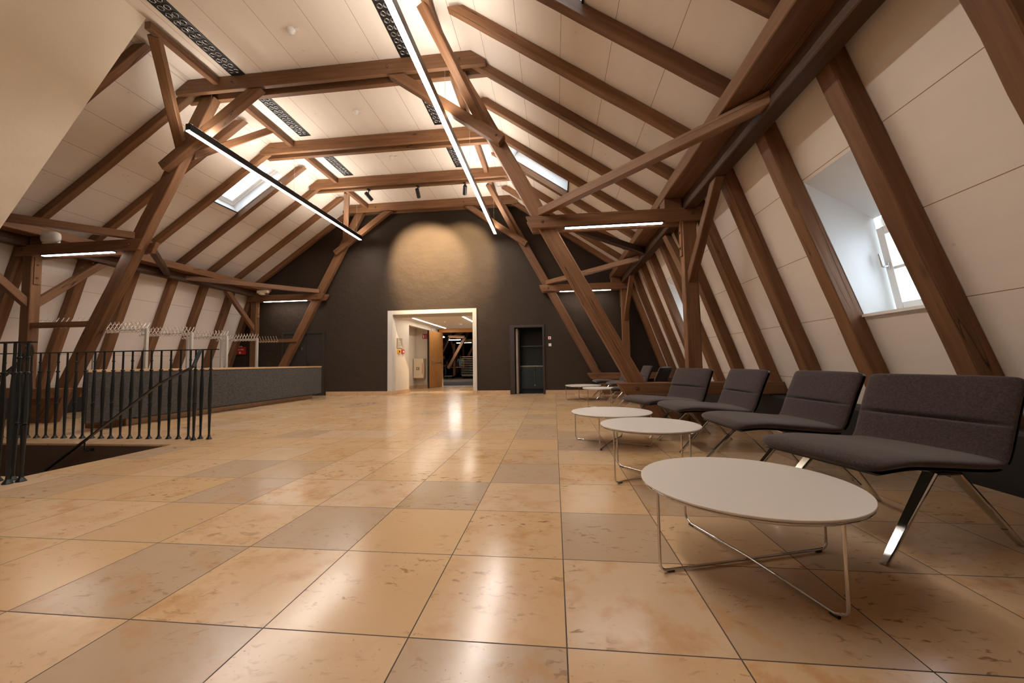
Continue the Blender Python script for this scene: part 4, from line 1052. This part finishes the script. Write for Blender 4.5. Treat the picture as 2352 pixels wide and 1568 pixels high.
# oak portal with the open leaf
mb = MB(); mb.box(-4.83, -4.72, YP-0.03, YP+0.2, 0, 2.27); mb.box(-4.83, -2.1, YP-0.03, YP+0.2, 2.27, CZ); mb.box(-2.26, -2.15, YP-0.03, YP+0.2, 0, 2.27)
d4 = struct(mb, 'door_4', OAK, 'oak door frame at the end of the corridor with its leaf standing open', cat='door', origin=(-4.78, YP, 0))
lp0, lp1 = Vector((-4.72, YP-0.02, 0)), Vector((-4.872, 14.42, 0))
dv = (lp1-lp0).normalized(); nv = Vector((-dv.y, dv.x, 0)); 
if nv.x < 0: nv = -nv
Ml = Matrix(((dv.x, nv.x, 0, lp0.x), (dv.y, nv.y, 0, lp0.y), (0, 0, 1, 0), (0, 0, 0, 1)))
def leaf(mb, nm, mat, par): mb.v = [Ml @ p for p in mb.v]; return mb.build(nm, mat, par)
LLn = (lp1-lp0).length
mb = MB(); mb.box(0.02, LLn, 0.0, 0.045, 0.01, 2.26, 0.003); lf = leaf(mb, 'door_leaf', OAK, d4)
mb = MB(); mb.box(LLn, LLn+0.012, -0.005, 0.05, 0.005, 2.265); leaf(mb, 'edge_strip', BLACKP, lf)
mb = MB()
for a in (0.20, LLn-0.22): mb.box(a-0.02, a+0.02, 0.045, 0.06, 0.94, 1.14, 0.004); mb.tube([(a, 0.055, 1.12), (a+(0.16 if a < 0.6 else -0.16), 0.15, 0.985)], 0.014, 8)
mb.tube([(0.36, 0.15, 0.985), (LLn-0.38, 0.15, 0.985)], 0.016, 8); leaf(mb, 'panic_bar', BRUSHED, lf)

# ------------------------------------------------------------------ room beyond the corridor
FZ = 0.0
mb = MB(); mb.box(-16, 4, YP+0.2, 36, -0.1, FZ); struct(mb, 'floor_far_room', CARPET, 'grey carpet floor of the room beyond', cat='floor')
mb = MB(); mb.box(-16, 4, 36, 36.2, 0, 6); mb.box(-16.2, -16, YP+0.2, 36, 0, 6); mb.box(4, 4.2, YP+0.2, 36, 0, 6); mb.box(-16.2, 4.2, YP+0.2, 36, 6, 6.2)
mb.box(-16, -5.0, YP+0.16, YP+0.26, 0, 6); mb.box(-2.1, 4, YP+0.16, YP+0.26, 0, 6); mb.box(-5.0, -2.1, YP+0.16, YP+0.26, CZ, 6)
struct(mb, 'wall_far_room', plain('far_room_dark', (0.030, 0.024, 0.020), 0.8), 'dark walls of the room beyond the corridor', cat='wall')
def fp(px, py, Y): return Vector(((px-1273)/877*Y, Y, CAM_H+(832+(1273-px)*0.0152-py)/877*Y))
fb = [('strut', (1076, 757), (1026, 846), 22, 0.16, 0.28, 'big leaning strut in the room beyond the corridor'),
      ('strut', (1092, 785), (1072, 822), 25, 0.16, 0.28, 'second leaning strut in the room beyond, by the table stack'),
      ('strut', (1026, 772), (1010, 806), 20, 0.16, 0.26, 'third leaning strut in the room beyond, next to the oak frame'),
      ('rafter', (1027, 782), (1010, 818), 28, 0.10, 0.16, 'left thin slanting rafter in the room beyond'),
      ('rafter', (1032, 787), (1018, 816), 30.5, 0.10, 0.16, 'second thin slanting rafter in the room beyond'),
      ('rafter', (1036, 806), (1021, 840), 29, 0.10, 0.16, 'third thin slanting rafter in the room beyond'),
      ('rafter', (1055, 759), (1040, 771), 24, 0.10, 0.14, 'upper left thin roof rafter in the room beyond'),
      ('rafter', (1063, 759), (1047, 771), 24, 0.10, 0.14, 'upper right thin roof rafter in the room beyond'),
      ('tie_beam', (1026, 771.5), (1066, 772), 21.5, 0.14, 0.16, 'upper level tie in the room beyond'),
      ('tie_beam', (1062, 779.5), (1092, 779.5), 22.5, 0.14, 0.14, 'right level tie in the room beyond'),
      ('tie_beam', (1008, 761), (1034, 761.5), 19, 0.2, 0.2, 'short beam end above the room beyond'),
      ('post', (1040, 788), (1040, 862), 24.5, 0.14, 0.14, 'upright post in the room beyond'),
      ('post', (1062, 787), (1062, 845), 27.5, 0.14, 0.14, 'upright post behind the standing man in the room beyond'),
      ('post', (1047, 814), (1047, 862), 27, 0.2, 0.2, 'dark upright post behind the table in the room beyond'),
      ('post_brace', (1033, 782), (1040, 806), 24.4, 0.10, 0.12, 'slanting brace of a post in the room beyond')]
for nm, a, b, Y, w, h, lb in fb:
    timber(nm, fp(*a, Y), fp(*b, Y), w, h, (0, 1, 0.01) if nm in ('post', 'strut', 'post_brace') else (0, 0.01, 1), lb, 'beam', jit=0.003)
for a, b, Y, col, lb, nm in (((1023, 779), (1055, 778.2), 21, emis('far_room_led', (1.0, 0.93, 0.85), 110.0), 'white lit strip lamp in the room beyond', 'w'), ((1046, 786), (1081, 785), 23, emis('warm_led', (1.0, 0.62, 0.22), 30.0), 'yellow lit strip lamp in the room beyond', 'y')):
    p, q = fp(*a, Y), fp(*b, Y); t = thing('strip_light', lb, 'strip lamp', (p+q)/2)
    mb = MB(); mb.box(p.x, q.x, Y-0.03, Y+0.03, p.z-0.015, p.z+0.0); mb.build('diffuser', col, t)
    mb = MB(); mb.box(p.x-0.02, q.x+0.02, Y-0.04, Y+0.04, p.z+0.001, p.z+0.05); mb.build('housing', LAMPB, t)
t = thing('ceiling_spot', 'small bright round lamp in the room beyond', 'lamp', fp(1014.5, 772, 21))
mb = MB(); p = fp(1014.5, 772.5, 21); mb.lathe([(0, -0.03), (0.05, -0.02), (0.06, 0.02), (0, 0.06)], p, 12); mb.build('bulb', LEDT, t)
# trolley stacked with folded table tops
t = thing('table_trolley', 'flat trolley on castors carrying a stack of folded table tops', 'trolley', (-4.9, 23.8, 0))
X0, X1 = -5.82, -4.2
mb = MB(); mb.box(X0+0.05, X1, 23.5, 24.3, 0.17, 0.22); mb.build('platform', GREYMETAL, t)
for x in (X0+0.17, -4.85):
    for y in (23.58, 24.2):
        mb = MB(); mb.cyl((x-0.02, y, 0.075), (x+0.02, y, 0.075), 0.075, seg=16); mb.box(x-0.035, x+0.035, y-0.03, y+0.03, 0.10, 0.17); mb.build('castor', BLACKP, t)
slabm = plain('grey_table_edge', (0.46, 0.38, 0.34), 0.5)
for k in range(11):
    z = 0.255+k*0.110
    mb = MB(); mb.box(X0+(0.0 if k < 6 else 0.05), X1, 23.5, 24.3, z, z+0.032, 0.004); o = mb.build('folded_table', slabm, origin=(-5, 23.9, z))
    tag(o, 'folded table lying in the stack on the trolley, %s from the bottom' % ORD[k], 'table', 'folded tables on the trolley')
    if k < 10:
        for x in (X0+0.35, -4.9):
            mb = MB(); mb.box(x-0.02, x+0.02, 23.6, 24.2, z+0.033, z+0.109); mb.build('folded_leg', BLACKP, o)
# long white table
t = thing('folding_table', 'long pale folding table standing before the man in the light blue shirt', 'table', (-6.3, 25, 0))
mb = MB(); mb.box(-7.0, -5.95, 24.8, 25.5, 0.69, 0.725); mb.build('tabletop', TABLETOP, t)
for x in (-6.9, -6.05):
    mb = MB(); mb.tube([(x, 24.86, 0.69), (x, 24.86, 0.0)], 0.016, 6); mb.build('leg', BLACKP, t); mb = MB(); mb.tube([(x, 25.44, 0.69), (x, 25.44, 0.0)], 0.016, 6); mb.build('leg', BLACKP, t)
t = thing('hand_cart', 'low black hand cart with castors left of the table stack', 'cart', (-6.6, 24, 0))
mb = MB(); mb.box(-6.95, -6.45, 23.7, 24.3, 0.15, 0.18); mb.build('deck', GREYMETAL, t)
mb = MB(); mb.tube([(-6.5, 24.0, 0.18), (-6.52, 24.0, 0.62), (-6.75, 24.0, 0.98)], 0.014, 6); mb.build('handle', BLACKP, t)
for x in (-6.9, -6.5):
    for y in (23.76, 24.24):
        mb = MB(); mb.cyl((x-0.02, y, 0.07), (x+0.02, y, 0.07), 0.07, seg=14); mb.box(x-0.03, x+0.03, y-0.03, y+0.03, 0.09, 0.15); mb.build('castor', BLACKP, t)

# ------------------------------------------------------------------ people in the far room
SKIN = plain('skin', (0.50, 0.24, 0.15), 0.55)
def skin_mesh(name, verts, edges, radii, mat, parent, root=0, sub=2):
    me = bpy.data.meshes.new(name); me.from_pydata([tuple(v) for v in verts], edges, [])
    o = bpy.data.objects.new(name, me); COL.objects.link(o); o.parent = parent
    sm = o.modifiers.new('skin', 'SKIN'); sm.use_smooth_shade = True
    lay = me.skin_vertices[0].data if me.skin_vertices else None
    if lay is None:
        bm = bmesh.new(); bm.from_mesh(me); bm.verts.layers.skin.verify(); bm.to_mesh(me); bm.free(); lay = me.skin_vertices[0].data
    for i, r_ in enumerate(radii): lay[i].radius = r_ if isinstance(r_, tuple) else (r_, r_); lay[i].use_root = (i == root)
    ss = o.modifiers.new('sub', 'SUBSURF'); ss.levels = sub; ss.render_levels = sub
    me.materials.append(mat); return o
def person(label, loc, rz, H, shirt, trousers, hairm, arms, cap=False):
    t = thing('person', label, 'person', loc, rz)
    k = H/1.78
    V, E, Rd = [], [], []
    def v(x, y, z, r_, frm=None):
        V.append((x*k, y*k, z*k)); Rd.append(tuple(q*k for q in r_) if isinstance(r_, tuple) else r_*k)
        if frm is not None: E.append((frm, len(V)-1))
        return len(V)-1
    pel = v(0, 0, 0.95, (0.155, 0.11)); wa = v(0, 0, 1.10, (0.145, 0.10), pel); ch = v(0, 0, 1.30, (0.165, 0.115), wa); sh = v(0, 0, 1.44, (0.12, 0.09), ch)
    nk = v(0, 0.005, 1.53, 0.055, sh); h1 = v(0, -0.015, 1.62, (0.068, 0.085), nk); h2 = v(0, -0.010, 1.71, (0.072, 0.092), h1); v(0, -0.005, 1.765, (0.045, 0.06), h2)
    nose = v(0, -0.115, 1.655, 0.012, h1)
    for s in (-1, 1):
        hip = v(s*0.10, 0, 0.90, 0.085, pel); kn = v(s*0.12, -0.015, 0.50, 0.058, hip); an = v(s*0.13, 0.01, 0.09, 0.040, kn); v(s*0.14, -0.14, 0.035, (0.038, 0.028), an)
        a = arms[0 if s < 0 else 1]
        so = v(s*0.20, 0, 1.42, 0.058, sh); el = v(s*a[0][0], a[0][1], a[0][2], 0.042, so); wr = v(s*a[1][0], a[1][1], a[1][2], 0.028, el)
        d = (Vector((s*a[1][0], a[1][1], a[1][2]))-Vector((s*a[0][0], a[0][1], a[0][2]))).normalized()
        w0 = Vector((s*a[1][0], a[1][1], a[1][2])); pm = w0+d*0.07; side = d.cross(Vector((0, 1, 0.2))).normalized()
        pi = v(*pm, (0.036, 0.020), wr)
        for f, ln in ((-0.030, 0.070), (-0.010, 0.085), (0.010, 0.080), (0.030, 0.062)):
            b = pm+side*f+d*0.025; i1 = v(*b, 0.0095, pi); b2 = b+d*ln*0.5+Vector((0, -0.008, 0)); i2 = v(*b2, 0.009, i1); v(*(b2+d*ln*0.4+Vector((0, -0.018, 0))), 0.008, i2)
        th = w0+d*0.03+Vector((0, -0.03, 0)); i1 = v(*th, 0.011, wr); v(*(th+d*0.045+Vector((0, -0.02, 0))), 0.009, i1)
    skin_mesh('body', V, E, Rd, SKIN, t)
    # shirt
    SV, SE, SR = [], [], []
    def w(x, y, z, r_, frm=None):
        SV.append((x*k, y*k, z*k)); SR.append(tuple(q*k for q in r_) if isinstance(r_, tuple) else r_*k)
        if frm is not None: SE.append((frm, len(SV)-1))
        return len(SV)-1
    a0 = w(0, 0, 0.90, (0.175, 0.13)); a1 = w(0, 0, 1.10, (0.165, 0.125), a0); a2 = w(0, 0, 1.30, (0.182, 0.13), a1); a3 = w(0, 0, 1.45, (0.12, 0.095), a2)
    for s in (-1, 1):
        a = arms[0 if s < 0 else 1]; b = w(s*0.205, 0, 1.425, 0.072, a3); w(s*(0.205*0.3+a[0][0]*0.7), a[0][1]*0.7, 1.42*0.3+a[0][2]*0.7, 0.062, b)
    skin_mesh('shirt', SV, SE, SR, shirt, t)
    SV, SE, SR = [], [], []
    p0 = w(0, 0, 0.97, (0.165, 0.12))
    for s in (-1, 1):
        b = w(s*0.10, 0, 0.86, 0.10, p0); c = w(s*0.12, -0.015, 0.50, 0.075, b); w(s*0.13, 0.01, 0.08, 0.062, c)
    skin_mesh('trousers', SV, SE, SR, trousers, t)
    for s in (-1, 1):
        mb = MB(); rows = []
        for i in range(9):
            a = i/8*math.pi; rows.append([Vector((s*0.138, -0.06, 0.042))*1.0+Vector((math.cos(b)*0.045*math.sin(a), -math.cos(a)*0.135, math.sin(b)*0.042*math.sin(a))) for b in [2*math.pi*q/12 for q in range(13)]])
        mb.grid([[p*k for p in r_] for r_ in rows]); o = mb.build('shoe', BLACKP); o.parent = t
    mb = MB(); rows = []
    for i in range(9):
        a = i/8*(0.56 if not cap else 0.5)*math.pi; rows.append([Vector((0, 0.012, 1.70))+Vector((math.cos(b)*0.082*math.sin(a), math.sin(b)*0.104*math.sin(a), math.cos(a)*0.095-(0.05*max(0, math.sin(b))*math.sin(a)))) for b in [2*math.pi*q/20 for q in range(21)]])
    mb.grid([[p*k for p in r_] for r_ in rows])
    if cap: mb.lathe([(0.05*k, 1.70*k), (0.13*k, 1.695*k), (0.13*k, 1.705*k), (0.05*k, 1.712*k)], (0, -0.03*k, 0), 20)
    o = mb.build('cap' if cap else 'hair', hairm); o.parent = t
    mb = MB()
    for s in (-1, 1): mb.lathe([(0, -0.010*k), (0.009*k, 0), (0, 0.010*k)], (s*0.032*k, -0.098*k, 1.665*k), 8)
    o = mb.build('eyes', BLACKP); o.parent = t
    mb = MB(); mb.tube([(-0.028*k, -0.090*k, 1.605*k), (0, -0.100*k, 1.603*k), (0.028*k, -0.090*k, 1.605*k)], 0.005*k, 6); o = mb.build('lips', plain('lips', (0.35, 0.10, 0.08), 0.5)); o.parent = t
    mb = MB()
    for s in (-1, 1): mb.lathe([(0, -0.030*k), (0.014*k, -0.012*k), (0.016*k, 0.010*k), (0, 0.030*k)], (s*0.078*k, 0.0, 1.655*k), 8)
    o = mb.build('ears', SKIN); o.parent = t
    return t
person('man in a light blue shirt standing behind the pale folding table', (-6.52, 26.2, 0), R(12), 1.53, plain('light_blue_cotton', (0.36, 0.62, 0.68), 0.85), plain('dark_trousers', (0.02, 0.02, 0.025), 0.85), plain('grey_hair', (0.16, 0.11, 0.085), 0.8), (((0.27, 0.03, 1.16), (0.27, -0.06, 0.93)), ((0.27, 0.02, 1.16), (0.24, -0.10, 0.95))))
person('man in a black top, cap and jeans half hidden by the oak door frame', (-7.62, 25.9, 0), R(40), 1.58, plain('black_cotton', (0.012, 0.012, 0.013), 0.9), plain('blue_denim', (0.09, 0.13, 0.17), 0.9), plain('black_cap', (0.01, 0.01, 0.01), 0.9), (((0.27, -0.02, 1.16), (0.25, -0.16, 0.98)), ((0.27, 0.02, 1.16), (0.26, -0.05, 0.93))), cap=True)
